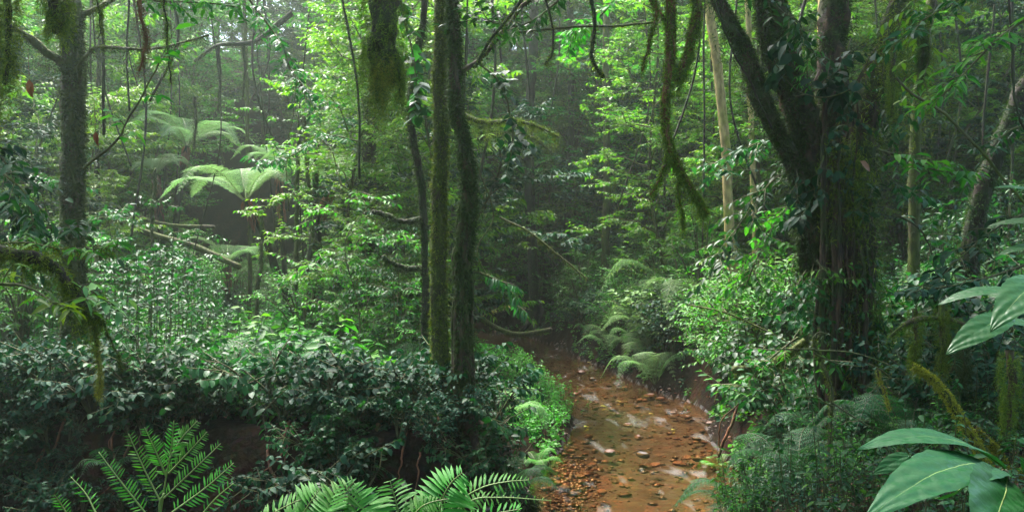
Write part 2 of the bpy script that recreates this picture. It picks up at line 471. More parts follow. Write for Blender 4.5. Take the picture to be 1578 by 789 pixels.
# ------------------------------------------------------------------ plant builders
def twig_leaves(g, rng, P0, P1, per, Ls, tpl, droop=.3, spread=1.0, tmin=.15, mi=0, flat=.35, tipcluster=False):
    """alternate leaves along twigs P0->P1"""
    n = len(P0)
    t = np.linspace(tmin, 1, per)[None, :, None] + rng.uniform(-.04, .04, (n, per, 1))
    if tipcluster: t = t ** .5
    P = P0[:, None] + (P1 - P0)[:, None] * t
    T = nrm(P1 - P0)[:, None].repeat(per, 1)
    S = nrm(np.cross(T, UP) + 1e-3)
    sg = np.where(np.arange(per) % 2 == 0, 1., -1.)[None, :, None]
    D = T * .55 + S * sg * spread + rng.normal(size=P.shape) * .28
    D[..., 2] -= droop
    Nn = UP + rng.normal(size=P.shape) * flat
    s = Ls * rng.uniform(.65, 1.15, (n, per))
    g.leaves(P.reshape(-1, 3), D.reshape(-1, 3), Nn.reshape(-1, 3), s.ravel(), tpl, mi=mi)

def moss_hair(g, rng, A, steps, step, hair, wd=.16, sway=.25, out=None, mi=0, down=1.0, lens=None, per=2):
    """hanging fuzzy strands from anchors A"""
    n = len(A)
    if n == 0: return
    P = A.copy(); drift = rng.normal(size=(n, 3)) * sway * .5; drift[:, 2] = 0
    if out is not None: drift = drift + out
    k_n = rng.integers(max(1, steps // 3), steps + 1, n) if lens is None else np.maximum(1, (lens / step).astype(int))
    for k in range(int(k_n.max())):
        al = k_n > k
        for _ in range(per):
            D = rng.normal(size=(n, 3)) * .8 + drift * 1.2; D[:, 2] -= .7 * down
            g.leaves(P[al], D[al], rng.normal(size=(al.sum(), 3)), hair * rng.uniform(.5, 1.3, al.sum()), MOSS, wd, mi)
        d = drift * .6 / (1 + k * .7) + rng.normal(size=(n, 3)) * sway
        d[:, 2] = -1 * down
        P = P + nrm(d) * step

def surf_pts(rng, P, Rr, n, side=None):
    P = np.asarray(P, float); Rr = np.broadcast_to(np.asarray(Rr, float), (len(P),))
    t = rng.uniform(0, len(P) - 1.001, n); i = t.astype(int); u = (t - i)
    Q = P[i] * (1 - u[:, None]) + P[i + 1] * u[:, None]
    r = Rr[i] * (1 - u) + Rr[i + 1] * u
    T = nrm(P[i + 1] - P[i])
    o = nrm(np.cross(T, rng.normal(size=(n, 3))))
    if side is not None:
        fl = (o @ np.asarray(side, float)) < 0
        fl &= rng.uniform(size=n) < .75
        o[fl] *= -1
    return Q + o * r[:, None] * .95, o

def mossy(rng, P, Rr, n, hair=.03, steps=2, step=.03, wd=.22, side=None, g=None, mi=0, per=2, sway=.3):
    g = g or G()
    A, o = surf_pts(rng, P, Rr, n, side)
    kp = (n < 1500) | (fnoise(A[:, 0] * 5 + A[:, 2] * 2.2, A[:, 1] * 5 - A[:, 2] * 1.1, 12) > -.22)
    A, o = A[kp], o[kp]
    moss_hair(g, rng, A, steps, step, hair, wd, sway, out=o * .7, mi=mi, per=per)
    return g

def wander(rng, P, n, amp):
    S = spline(P, n)
    w = np.cumsum(rng.normal(size=S.shape), 0); w -= np.linspace(0, 1, n)[:, None] * w[-1] + w[0] * 0
    w[:, 2] *= .2
    return S + w * amp

def tree_parts(seed, Ht, z0, cr, tr, nprim=16, ntw=9, per=14, leaf=.13, tpl=L2, mat='leaf_mid', bark='bark', droop=.3, lean=.06, flat=.35, elev=(5, 50), moss=0, twl=(.3, .75), spread=1.):
    rng = np.random.default_rng(seed)
    gt, gc, gm = G(), G(), G()
    tp = np.array([[0, 0, -.3], [0, 0, 0], [lean * Ht * .3 * rng.normal(), lean * Ht * .3 * rng.normal(), Ht * .4],
                   [lean * Ht * rng.normal(), lean * Ht * rng.normal(), Ht * .75], [lean * Ht * rng.normal(), lean * Ht * rng.normal(), Ht]])
    T = wander(rng, tp, 26, .012 * tr * 8)
    rr = tr * np.linspace(1, .25, 26); rr[:3] *= [1.7, 1.5, 1.2]
    gt.tube(T, rr, 8, .12, seed)
    if moss: mossy(rng, T, rr, moss, .07, 2, .06, .3, g=gm)
    P0s, P1s = [], []
    for k in range(nprim):
        t = (k + rng.uniform(0, 1)) / nprim
        z = z0 + (Ht - z0) * t
        i = np.argmin(np.abs(T[:, 2] - z)); b = T[i]
        az = k * 2.4 + rng.uniform(-.4, .4); el = R(rng.uniform(*elev))
        ln = cr * (.45 + .75 * math.sin(math.pi * (.12 + .8 * t))) * rng.uniform(.65, 1.15)
        d = np.array([math.cos(az) * math.cos(el), math.sin(az) * math.cos(el), math.sin(el)])
        Q = spline([b, b + d * ln * .35 + UP * .05 * ln, b + d * ln * .7, b + d * ln + UP * (-.25 * ln)], 8)
        Q[1:] += rng.normal(size=(7, 3)) * .04 * ln
        gt.tube(Q, np.linspace(tr * .32, tr * .06, 8), 5)
        if moss: moss_hair(gm, rng, surf_pts(rng, Q, tr * .2, moss // nprim)[0], 8, .07, .07, .3)
        for _ in range(ntw):
            u = rng.uniform(.2, 1); a = Q[min(7, int(u * 7.99))]
            dd = nrm(d * [.6, .6, .2] + rng.normal(size=3) * np.array([.8, .8, .22]))
            P0s.append(a); P1s.append(a + dd * rng.uniform(*twl) * (.5 + cr * .3))
    P0s, P1s = np.array(P0s), np.array(P1s)
    for a, b in zip(P0s, P1s):
        gt.tube(np.array([a, (a + b) / 2 + UP * .03, b]), [tr * .06 + .004, .006, .003], 3, cap=False)
    twig_leaves(gc, rng, P0s, P1s, per, leaf, tpl, droop, spread, flat=flat)
    parts = [('trunk', gt.mesh('trunk', M[bark], True), [('moss', gm.mesh('moss', M['moss']))] if moss else []), ('crown', gc.mesh('crown', M[mat]))]
    return parts

def bush_parts(seed, h, r, nst=9, ntw=6, per=9, leaf=.1, tpl=L6, mat='leaf_mid', droop=.3, flat=.35, tipc=False):
    rng = np.random.default_rng(seed)
    gs, gl = G(), G()
    P0s, P1s = [], []
    for k in range(nst):
        az = k * 2.4 + rng.uniform(-.5, .5); sp = rng.uniform(.2, 1)
        e = np.array([math.cos(az) * r * sp, math.sin(az) * r * sp, h * rng.uniform(.6, 1.05) * (1.1 - .4 * sp)])
        Q = spline([[0, 0, -.15], e * [.25, .25, .45], e * [.65, .65, .85], e], 7)
        gs.tube(Q, np.linspace(.018, .006, 7) * (.5 + h * .4), 4)
        P0s.append(Q[4]); P1s.append(Q[6])
        for _ in range(ntw):
            a = Q[rng.integers(2, 7)]
            dd = nrm(np.array([math.cos(az), math.sin(az), .3]) * .7 + rng.normal(size=3) * [.8, .8, .45])
            P0s.append(a); P1s.append(a + dd * rng.uniform(.18, .42) * (.4 + r))
    P0s, P1s = np.array(P0s), np.array(P1s)
    for a, b in zip(P0s, P1s): gs.tube(np.array([a, b]), [.006, .003], 3, cap=False)
    twig_leaves(gl, rng, P0s, P1s, per, leaf, tpl, droop, 1., flat=flat, tipcluster=tipc)
    return [('stems', gs.mesh('stems', M['stem'], True)), ('leaves', gl.mesh('leaves', M[mat]))]

def frond(g, gr, axis_pts, npin, plen, nlf, llen, lw=.3, ang=68, pdroop=.25, rad=.008, prof=None, tpl=L2N, start=.12, seed=0, mi=0, tip=.25):
    """bipinnate frond: axis, pinnae to both sides, leaflets along each pinna"""
    rng = np.random.default_rng(seed)
    A = spline(axis_pts, 24)
    if gr is not None: gr.tube(A, np.linspace(rad, rad * .3, 24), 5)
    s = np.linspace(start, .985, npin) * 23
    i = np.minimum(s.astype(int), 22); u = (s - i)[:, None]
    P = A[i] * (1 - u) + A[i + 1] * u
    T = nrm(A[i + 1] - A[i]); S = nrm(np.cross(T, UP) + 1e-4); Nn = np.cross(S, T)
    Nn = Nn * np.where(Nn[:, 2:] < 0, -1, 1)
    tt = np.linspace(0, 1, npin)
    pl = plen * (prof(tt) if prof else np.minimum(1, tt * 3 + .4) * (1 - tt ** 2.5) + .05 * 0 + tip * 0)
    pl = np.maximum(pl, plen * .06)
    ca, sa = math.cos(R(ang)), math.sin(R(ang))
    for sg in (1, -1):
        D = nrm(T * ca + S * sa * sg + rng.normal(size=T.shape) * .04)
        if nlf <= 1:
            g.leaves(P, D - UP * pdroop, Nn + rng.normal(size=P.shape) * .12, pl, tpl, lw, mi)
            continue
        k = (np.arange(nlf) + .5) / nlf
        Q = P[:, None] + D[:, None] * (pl[:, None] * k[None])[..., None] - UP * (pdroop * pl[:, None] * k[None] ** 2)[..., None]
        DD = nrm(D[:, None] - UP * (2 * pdroop * k[None, :, None]))
        if gr is not None and nlf > 6:
            for a in range(len(P)):
                gr.tube(np.vstack([P[a], Q[a][[nlf // 2, nlf - 1]]]), [rad * .3, rad * .2, rad * .1], 3, cap=False)
        SS = nrm(np.cross(DD, Nn[:, None]))
        ll = llen * (1 - k ** 3 * .8)[None] * (pl / plen)[:, None] ** .4 * np.ones((len(P), 1))
        for s2 in (1, -1):
            E = SS * s2 + DD * .45 + rng.normal(size=DD.shape) * .06
            g.leaves(Q.reshape(-1, 3), E.reshape(-1, 3), (Nn[:, None] + np.zeros_like(E)).reshape(-1, 3) + rng.normal(size=(E.size // 3, 3)) * .08, ll.ravel(), tpl, lw * 3, mi)
        g.leaves(Q[:, -1], DD[:, -1], Nn, ll[:, -1] * 1.2, tpl, lw * 3, mi)

def fern_rosette(seed, n, L, rise, npin, plen, nlf, llen, mat='fern', ang=68, pdroop=.2, tilt=.0, rad=.008, z0=0, lw=.3):
    rng = np.random.default_rng(seed)
    out = []
    for k in range(n):
        g, gr = G(), G()
        az = k * 2.4 + rng.uniform(-.3, .3); l = L * rng.uniform(.8, 1.1); rs = rise * rng.uniform(.7, 1.2)
        d = np.array([math.cos(az), math.sin(az), 0])
        b = np.array([0, 0, z0]) + d * .02 * L
        frond(g, gr, [b, b + d * l * .3 + UP * rs * l * .8, b + d * l * .68 + UP * rs * l, b + d * l + UP * rs * l * .35], npin, plen, nlf, llen, seed=seed + k, ang=ang, pdroop=pdroop, rad=rad, lw=lw)
        gg = G()
        out.append((g, gr))
    return out

def fern_parts(*a, **k):
    mat = k.pop('mat', 'fern')
    r = fern_rosette(*a, **k)
    return [('frond', g.mesh('frond', M[mat]), [('stalk', gr.mesh('stalk', M['stalk_dark' if mat == 'fern_dark' else 'rachis'], True))]) for g, gr in r]

# ------------------------------------------------------------------ prototypes of the background
TREES = [
    ('broadleaf_tree', 'small-leaved tree', tree_parts(11, 11, 1.0, 2.6, .09, 34, 17, 15, .18, L2, 'leaf_mid', 'bark_dark', .2, flat=.25, moss=300)),
    ('broadleaf_tree', 'dark-leaved tree', tree_parts(12, 13, 2.0, 2.9, .12, 36, 17, 14, .2, L2, 'leaf_dark', 'bark_dark', .2, flat=.25, moss=400)),
    ('broadleaf_tree', 'olive-leaved mossy tree', tree_parts(13, 9, .8, 2.3, .07, 30, 18, 15, .15, L2, 'leaf_olive', 'bark_moss', .25, flat=.25, moss=500)),
    ('broadleaf_tree', 'slender blue-green tree', tree_parts(14, 7, .6, 1.9, .05, 28, 14, 14, .2, L2, 'leaf_blue', 'stem', .3, flat=.25)),
    ('broadleaf_tree', 'tall thin-trunked tree', tree_parts(15, 17, 4, 3.0, .11, 40, 18, 15, .19, L2, 'leaf_mid', 'bark_moss', .2, flat=.25, moss=500)),
    ('broadleaf_tree', 'narrow-leaved tree', tree_parts(16, 8, .5, 2.0, .05, 30, 14, 16, .2, L2N, 'leaf_olive', 'stem', .4)),
]
BUSHES = [
    ('glossy bush', bush_parts(31, 1.5, .9, 12, 9, 10, .085, L6, 'leaf_mid')),
    ('dark broad-leaved bush', bush_parts(32, 1.2, .9, 12, 9, 9, .10, L6W, 'leaf_dark', .5)),
    ('blue-green bush', bush_parts(33, 1.0, .8, 12, 9, 9, .085, L6W, 'leaf_blue', .5)),
    ('fine-leaved bush', bush_parts(34, 1.8, 1.0, 14, 10, 12, .065, L2, 'leaf_mid')),
    ('leafy sapling bush', bush_parts(35, 2.4, .8, 9, 9, 10, .10, L6, 'leaf_mid', .35)),
    ('pale large-leaved bush', bush_parts(36, 1.3, .9, 9, 6, 7, .16, L6W, 'leaf_pale', .15, .25)),
]
HERBS = [bush_parts(41 + k, .5, .45, 12, 4, 8, .07, L6W, m, .6, flat=.5, tipc=True) for k, m in enumerate(['leaf_blue', 'leaf_blue', 'leaf_dark'])]

def sherb_parts(seed, mat, h=1.0, leaf=.08):
    rg = np.random.default_rng(seed); gs, gl = G(), G(); P, D, N_, S = [], [], [], []
    for k in range(13):
        a = k * 2.4; rr_ = rg.uniform(.05, .55); hh = h * rg.uniform(.35, 1.1)
        b = np.array([math.cos(a) * rr_, math.sin(a) * rr_, -.1]); e = b + [rg.normal() * .1, rg.normal() * .1, hh]
        Q = spline([b, (b + e) / 2 + rg.normal(size=3) * .03, e], 8); gs.tube(Q, np.linspace(.007, .003, 8), 4, cap=False)
        for j in range(int(8 + 14 * hh)):
            t = 1 - .62 * rg.uniform() ** 1.4; q_ = Q[int(t * 7)] + (Q[min(7, int(t * 7) + 1)] - Q[int(t * 7)]) * (t * 7 % 1)
            az = j * 2.4 + rg.uniform(-.4, .4)
            P.append(q_); D.append([math.cos(az), math.sin(az), rg.normal() * .25 - .1]); N_.append(UP + rg.normal(size=3) * .3); S.append(leaf * rg.uniform(.5, 1.25))
    gl.leaves(np.array(P), np.array(D), np.array(N_), np.array(S), tpl6(.45), 1)
    return [('stems', gs.mesh('stems', M['stem'], True)), ('leaves', gl.mesh('leaves', M[mat]))]
SHERB = [('fine green herb clump', sherb_parts(81, 'leaf_mid')), ('dark herb clump', sherb_parts(82, 'leaf_dark', 1.2, .09)), ('blue-green herb clump', sherb_parts(83, 'leaf_blue', .8, .07)), ('tall thin-stemmed herb', sherb_parts(84, 'leaf_dark', 1.8, .1))]

# landmarks by direction, used in the labels of things only told apart by where they stand
def zone(px):
    for lim, t in ((140, 'behind the mossy trunk at far left'), (270, 'left of the tree ferns'), (430, 'among the tree ferns'), (560, 'right of the tree ferns'),
                   (740, 'behind the twin mossy trunks'), (880, 'beyond the stream bend'), (1000, 'above the right stream bank'), (1090, 'behind the hanging mossy bough'),
                   (1230, 'behind the pale yellow trunk'), (1400, 'behind the massive many-stemmed tree'), (9999, 'beside the leaning trunk at right')):
        if px < lim: return t
def depthword(d): return 'near by' if d < 20 else 'in the near forest' if d < 25 else 'half way back' if d < 30 else 'far back' if d < 36 else 'farther back' if d < 42 else 'in the misty distance'

rng = np.random.default_rng(7)
placed = []
def scatter(n, y0, y1, umin, mind, xf=.64, bias=1.0, reject=None):
    out = []
    tries = 0
    while len(out) < n and tries < n * 60:
        tries += 1
        y = y0 + (y1 - y0) * rng.uniform() ** bias
        x = rng.uniform(-xf, xf) * y
        if streamdist([x], [y])[0][0] < umin: continue
        if any((x - a) ** 2 + (y - b) ** 2 < mind ** 2 for a, b in out + placed): continue
        if reject and reject(x, y): continue
        out.append((x, y))
    placed.extend(out)
    return out

def thin_left(x, y):
    if x > -.8 and y < 27 and rng.uniform() < .35: return True
    if any((x - a) ** 2 + (y - b) ** 2 < 6.5 for a, b in ((-6, 20), (-9.9, 27), (-5, 22), (-9.9, 25), (-7.3, 24), (-6.8, 25), (-7.5, 28))): return True
    if streamdist([x], [y])[0][0] < 2.0 and y < 33: return True
    # keep the bright glade round the tree ferns open
    px = 789 + 1367 * x / y
    return (180 < px < 560 and y < 30) or (230 < px < 500 and y < 46 and rng.uniform() < .6)
for x, y in scatter(290, 18, 54, 1.0, .95, reject=thin_left):
    px = 789 + 1367 * x / y
    w = np.array([2.4, 0, 2.6, 2.6, 0, 2.6]) if y < 27 else np.array([3, 1.5, 2.4, 2, 2.5, 2.4]) if y < 36 else np.array([3, 1, 3, 1.5, 1.5, 3]); k = rng.choice(6, p=w / w.sum())
    nm, ds, pr = TREES[k]
    sc = rng.uniform(.8, 1.25) * (.82 if y < 27 else 1); inst(nm, pr, (x, y, h1(x, y)), rng.uniform(0, 6.28), sc, f"{'small' if sc < .95 else 'big' if sc > 1.1 else 'mid-sized'} {ds} {zone(px)}, {depthword(y)}", 'tree', f"{ds}s {zone(px)}")
# far wood, beyond which nothing can be told apart
g = G(); gt = G()
P0, P1 = [], []
for k in range(520):
    a = rng.uniform(0, 6.28); r = rng.uniform(43, 66)
    if -.9 < a - 1.57 < .9 and False: pass
    x, y = r * math.cos(a), 10 + r * math.sin(a)
    if y < 0 and rng.uniform() < .5: continue
    z = h1(x, y); Ht = rng.uniform(6, 12)
    Q = np.array([[x, y, z - .3], [x + rng.normal() * .4, y, z + Ht * .5], [x + rng.normal(), y, z + Ht * .9]])
    gt.tube(spline(Q, 6), np.linspace(.2, .08, 6), 5)
    c = np.array([x, y, z + Ht * .5]) + rng.normal(size=(46, 3)) * [1.7, 1.7, Ht * .3]
    c[:, 2] = np.maximum(c[:, 2], z + .5)
    P0.append(c); P1.append(c + nrm(rng.normal(size=(46, 3)) * [1, 1, .5]) * .9)
for k in range(46):            # unseen trees added behind and beside the viewpoint to darken the foreground
    a = rng.uniform(R(168), R(372)); r_ = rng.uniform(6, 17)
    x, y = r_ * math.cos(a), 1 + r_ * math.sin(a)
    if y > 3 and abs(x) < .75 * y + 4: continue
    z = h1(x, y); Ht = rng.uniform(9, 14)
    gt.tube(spline([[x, y, z - .3], [x + .2, y, z + Ht * .5], [x, y + .3, z + Ht * .9]], 6), np.linspace(.16, .06, 6), 5)
    c = np.array([x, y, z + Ht * .55]) + rng.normal(size=(110, 3)) * [1.5, 1.5, Ht * .27]
    c[:, 2] = np.maximum(c[:, 2], z + .5)
    P0.append(c); P1.append(c + nrm(rng.normal(size=(110, 3)) * [1, 1, .5]) * .9)
c = np.stack([rng.uniform(-9, 10, 1300), rng.uniform(6.8, 10.8, 1300), rng.uniform(8.5, 12, 1300)], 1)  # unseen leaf layer added overhead to shade the near ground
c = c[fnoise(c[:, 0] * .35, c[:, 1] * .35, 77) > -.25]
P0.append(c); P1.append(c + nrm(rng.normal(size=c.shape) * [1, 1, .4]) * .9)
c = np.stack([rng.uniform(-12, .5, 1100), rng.uniform(6.8, 12.2, 1100), rng.uniform(8.8, 12, 1100)], 1)  # second unseen leaf layer, added to darken the ravine and its rim
P0.append(c); P1.append(c + nrm(rng.normal(size=c.shape) * [1, 1, .4]) * .9)
P0, P1 = np.vstack(P0), np.vstack(P1)
twig_leaves(g, rng, P0, P1, 8, .3, L2, .3, flat=.5, mi=0)
g.v += gt.v; g.f += [f + g.n for f in gt.f]; g.m += [m + 1 for m in gt.m]; g.n += gt.n
tag(obj('far_forest_and_shade', g.mesh('far_forest_and_shade', [M['leaf_mid'], M['bark']])), 'hazy mass of far trees, plus unseen trees and canopy added to shade the foreground', 'forest', None, 'stuff')

PATCH = sherb_parts(86, 'leaf_bright', .55, .065)
def corridor(x, y):
    u_, s_ = streamdist([x], [y]); px = 789 + 1367 * x / y
    if 190 < px < 530 and 15 < y < 21 and rng.uniform() < .7: return True
    return (s_[0] > 0 and (u_[0] < 2.2 and y < 33 or 725 < px < 930 and y < 30)) or (s_[0] <= 0 and u_[0] < .9 and y > 22) or (x < 0 and y < 17)
for x, y in scatter(220, 11.2, 26, .5, .42, bias=1.25, reject=lambda x, y: corridor(x, y) and not (x < -1.3 and y > 11.5) or (y < 13.5 and 630 < 789 + 1367 * x / y < 760) or (y < 12.6 and rng.uniform() < .5)):
    px = 789 + 1367 * x / y
    ds, pr = SHERB[rng.choice(4, p=[.25, .3, .25, .2])]
    sc = rng.uniform(.5, 1.25); inst('tall_herb', pr, (x, y, h1(x, y)), rng.uniform(0, 6.28), sc, f"{'small' if sc < .73 else 'big' if sc > .92 else 'mid-sized'} {ds} {zone(px)}, {depthword(y)}", 'herb', f"{ds}s {zone(px)}")
# understory bushes
for x, y in scatter(230, 13.0, 42, .35, .75, bias=1.1, reject=corridor):
    px = 789 + 1367 * x / y
    w = np.array([3, 2, 2, 3, 2, .6]); k = rng.choice(6, p=w / w.sum())
    ds, pr = BUSHES[k]
    sc = rng.uniform(.7, 1.2); inst('bush', pr, (x, y, h1(x, y)), rng.uniform(0, 6.28), sc, f"{'small' if sc < .87 else 'big' if sc > 1.03 else 'mid-sized'} {ds} {zone(px)}, {depthword(y)}", 'bush', f"{ds}es {zone(px)}")

# ground cover: uncountable small herbs
def ground_cover():
    g = G()
    n = 26000
    y = 8 + 32 * rng.uniform(size=n) ** 1.3; x = rng.uniform(-.64, .64, n) * (y + 1)
    u, s = streamdist(x, y)
    ok = (u > .12) & ~((s > 0) & (x < .4) & (y < 13) & (u < .95)) & ~((y < 11) & (x > -1.5) & (x < .3)) & (rng.uniform(size=n) < np.clip(.55 + .9 * fnoise(x * .9, y * .9, 21), .04, 1))
    x, y, u, s = x[ok], y[ok], u[ok], s[ok]
    z = H(x, y); n = len(x)
    hgt = rng.uniform(.06, .34, n) * (1 + .7 * fnoise(x * 1.7, y * 1.7, 8))
    patch = (s > 0) & (x > -1.2) & (y > 11.5) & (y < 24)
    for k in range(11):
        az = k * 2.4 + rng.uniform(-.5, .5, n) + rng.uniform(0, 6) * 0 + x * 37
        D = np.stack([np.cos(az), np.sin(az), -.15 + .25 * rng.normal(size=n)], 1)
        P = np.stack([x, y, z + hgt * (.35 + .65 * k / 10)], 1) + D * .015
        sz = rng.uniform(.05, .12, n)
        Nn = UP + rng.normal(size=(n, 3)) * .35
        for mi, sel in ((0, ~patch & (x * 7 % 1 > .35)), (1, patch), (2, ~patch & (x * 7 % 1 <= .35))):
            g.leaves(P[sel], D[sel], Nn[sel], sz[sel] * (.75 if mi == 1 else 1), L2 if True else L6, 1.3, mi)
    # stems
    return g.mesh('ground_cover', [M['leaf_mid'], M['leaf_bright'], M['leaf_blue']])
tag(obj('ground_cover', ground_cover()), 'carpet of small leafy herbs over the forest floor and banks', 'ground cover', None, 'stuff')

# leaf litter: uncountable
g = G(); n = 9000
y = 6 + 26 * rng.uniform(size=n) ** 1.3; x = rng.uniform(-.62, .62, n) * y
u, s = streamdist(x, y); ok = (u > .02) & ((s < 0) | (u > 1.0) | (x > 0)) & (rng.uniform(size=n) < .6); x, y = x[ok], y[ok]; n = len(x)
g.leaves(np.stack([x, y, H(x, y) + .012], 1), rng.normal(size=(n, 3)) * [1, 1, .15], UP + rng.normal(size=(n, 3)) * .3, rng.uniform(.05, .11, n), L2, 1.2)
tag(obj('leaf_litter', g.mesh('leaf_litter', M['leaf_dead'])), 'red-brown dead leaves lying on the soil of the banks', 'leaf litter', None, 'stuff')


# ================================================================== the things one can point to
def trunk_obj(name, label, cat, base_path, radii, bark, seed, moss_n=3000, moss_mat='moss', hair=.035, mstep=2, seg=14, bump=.14, side=None,
              group=None, n=60, wamp=.006, extra=None, strands=0, freq=3.0, leaves=None):
    """trunk with its own moss; path given bottom to top"""
    rg = np.random.default_rng(seed)
    P = wander(rg, base_path, n, wamp)
    rr = np.interp(np.linspace(0, 1, n), np.linspace(0, 1, len(radii)), radii)
    g = G(); g.tube(P, rr, seg, bump, seed, freq)
    if rr[0] > .06:
        b = P[0]; zt = h1(b[0], b[1])
        for q in range(5):
            az = q * 1.26 + seed; l_ = rr[0] * rg.uniform(2.2, 4)
            e = np.array([b[0] + math.cos(az) * l_, b[1] + math.sin(az) * l_, 0]); e[2] = h1(e[0], e[1]) - .05
            g.tube(spline([[b[0], b[1], zt + rr[0] * 2.2], [(b[0] + e[0]) / 2, (b[1] + e[1]) / 2, zt + rr[0] * .6], e], 9), np.linspace(rr[0] * .5, rr[0] * .18, 9), 7, .2, q)
    gm = G()
    if moss_n: mossy(rg, P, rr * 1.03, moss_n, hair, mstep, hair * .7, .24, side, g=gm, sway=.5)
    if extra: extra(g, gm, P, rr, rg)
    if strands:
        A, o = surf_pts(rg, P, rr, strands, side)
        moss_hair(gm, rg, A, 10, .035, hair, .2, .3, out=o * .4)
    parts = [('trunk', g.mesh('trunk', M[bark], True)), ('moss', gm.mesh('moss', M[moss_mat]))]
    if leaves: parts += leaves(P, rr, rg)
    return inst(name, parts, (0, 0, 0), 0, 1, label, cat, group), P, rr

def grounded(P):
    """append a foot below the ground at the lowest point"""
    P = np.array(P, float); b = P[0].copy(); z = h1(b[0], b[1]); 
    if b[2] > z: P = np.vstack([[b[0], b[1], z - .2], P])
    else: P[0, 2] = min(P[0, 2], z - .2)
    return P

def side_limb(g, gm, rg, pts, r0, r1, moss=250, hair=.05, hang=5, n=18, seed=3, w=.02):
    Q = wander(rg, np.array(pts), n, w)
    rr = np.linspace(r0, r1, n)
    g.tube(Q, rr, 7, .2, seed, 3)
    if moss:
        mossy(rg, Q, rr, moss, hair, 2, hair * .8, .2, g=gm)
        A, _ = surf_pts(rg, Q, rr, moss // 3)
        moss_hair(gm, rg, A, hang, hair * .9, hair, .2, .2)
    return Q

# ---- left mossy trunk
P = grounded(ats((112, 560, 13), (109, 440, 13), (107, 300, 13), (110, 150, 13), (108, 0, 13), (112, -160, 13), (104, -420, 13.4)))
def ex(g, gm, P, rr, rg):
    side_limb(g, gm, rg, [P[40], P[40] + [.8, .4, .6], P[40] + [1.8, .9, .9]], .045, .02, 200)
    side_limb(g, gm, rg, [P[34], P[34] + [.5, -.5, .5], P[34] + [1.4, -.8, .45], P[34] + [2.2, -.6, .7]], .035, .012, 300, hang=9)
    side_limb(g, gm, rg, [P[36], P[36] + [-.6, -.7, .5], P[36] + [-1.5, -1, .5]], .07, .03, 300, hang=12)
trunk_obj('mossy_tree', 'straight trunk at far left with dark bark and a golden mossy right side', 'tree', P, [.24, .17, .16, .155, .15, .145, .14, .13], 'bark_moss', 101,
          7000, 'moss_dark', .075, side=(1, -.6, 0), extra=ex)

# ---- twin trunks
PA = grounded(ats((676, 705, 10.6), (671, 600, 10.6), (673, 450, 10.6), (676, 300, 10.6), (679, 150, 10.6), (680, -40, 10.6), (684, -330, 10.7), (690, -700, 11)))
def ex(g, gm, P, rr, rg):
    side_limb(g, gm, rg, [P[48], P[48] + [.9, -.8, .8], P[48] + [2.2, -1.6, 1.2]], .07, .03, 150)
trunk_obj('mossy_tree', 'straighter and thicker-barked of the two mossy trunks rising from the left bank at centre', 'tree', PA, [.17, .115, .095, .09, .088, .088, .085, .08], 'bark_moss', 102,
          5500, 'moss', .045, extra=ex, side=(.3, -1, 0))
PB = grounded(ats((726, 730, 10.1), (712, 610, 10.1), (711, 450, 10.1), (716, 360, 10.1), (719, 250, 10.1), (706, 120, 10.1), (698, 0, 10.1), (692, -200, 10.2), (690, -500, 10.6)))
def ex(g, gm, P, rr, rg):
    for k in range(9):     # clinging roots
        a = rg.uniform(0, 6.28); off = np.array([math.cos(a), math.sin(a) * .6, 0])
        i0 = rg.integers(14, 34)
        Q = np.array([P[i] + off * (rr[i] * 1.05 + .03 * abs(math.sin(i * .5 + k))) for i in range(1, i0)])
        g.tube(Q, np.linspace(.03, .015, len(Q)), 6, .2, k, 4)
    side_limb(g, gm, rg, [P[37], P[37] + [.35, .2, .35], P[37] + [.8, .3, .95], P[37] + [1.3, .4, 1.3]], .035, .02, 120)
trunk_obj('mossy_tree', 'gnarled mossy trunk wrapped in clinging roots, right of the straight one at centre', 'tree', PB, [.13, .095, .07, .08, .055, .05, .05, .05], 'bark', 103,
          5000, 'moss_dark', .065, bump=.28, extra=ex, strands=900, wamp=.012)
P = grounded(ats((650, 560, 13), (655, 450, 13), (648, 300, 13), (632, 190, 13), (640, 90, 13), (652, 0, 13), (660, -200, 13)))
def ex(g, gm, P, rr, rg):
    for px, py in ((575, 325), (590, 395)):
        b = P[np.argmin(abs(P[:, 2] - at(0, py + 10, 13)[2]))]; e = at(px, py, 12.8)
        side_limb(g, gm, rg, [b, (b + e) / 2 + [0, 0, -.08], e], .05, .03, 260, .05, 6)
trunk_obj('mossy_tree', 'thin dark crooked trunk just behind and left of the straight mossy trunk at centre', 'tree', P, [.09, .065, .05, .055, .05, .045, .045], 'bark_dark', 104, 2500, 'moss_dark', .05, extra=ex, strands=200)

# ---- buttressed tree half way back
z0 = h1(at(548, 500, 21)[0], 21)
P = ats((548, 500, 21), (558, 450, 21), (568, 360, 21), (570, 250, 21), (572, 120, 21), (575, -50, 21), (580, -260, 21)); P[0, 2] = z0 - .3
def ex(g, gm, P, rr, rg):
    b = P[5]
    for dx, dy in ((-.9, -.3), (-.45, -.7), (.5, -.5), (.9, .1), (-.2, .6)):
        e = np.array([b[0] + dx * 1.3, b[1] + dy, h1(b[0] + dx * 1.3, b[1] + dy) - .1])
        m = np.array([b[0] + dx * .5, b[1] + dy * .5, (z0 + b[2]) / 2 - .1])
        g.tube(spline([b + [0, 0, .3], m, e], 12), np.linspace(.17, .06, 12), 8, .2, 5)
    b = P[26]; side_limb(g, gm, rg, [b, b + [-.7, -.1, .1], b + [-1.6, -.2, -.1]], .07, .04, 250, .07, 8)
    b = P[20]; side_limb(g, gm, rg, [b, b + [.8, -.1, -.1], b + [1.7, -.2, .1]], .07, .03, 250, .07, 8)
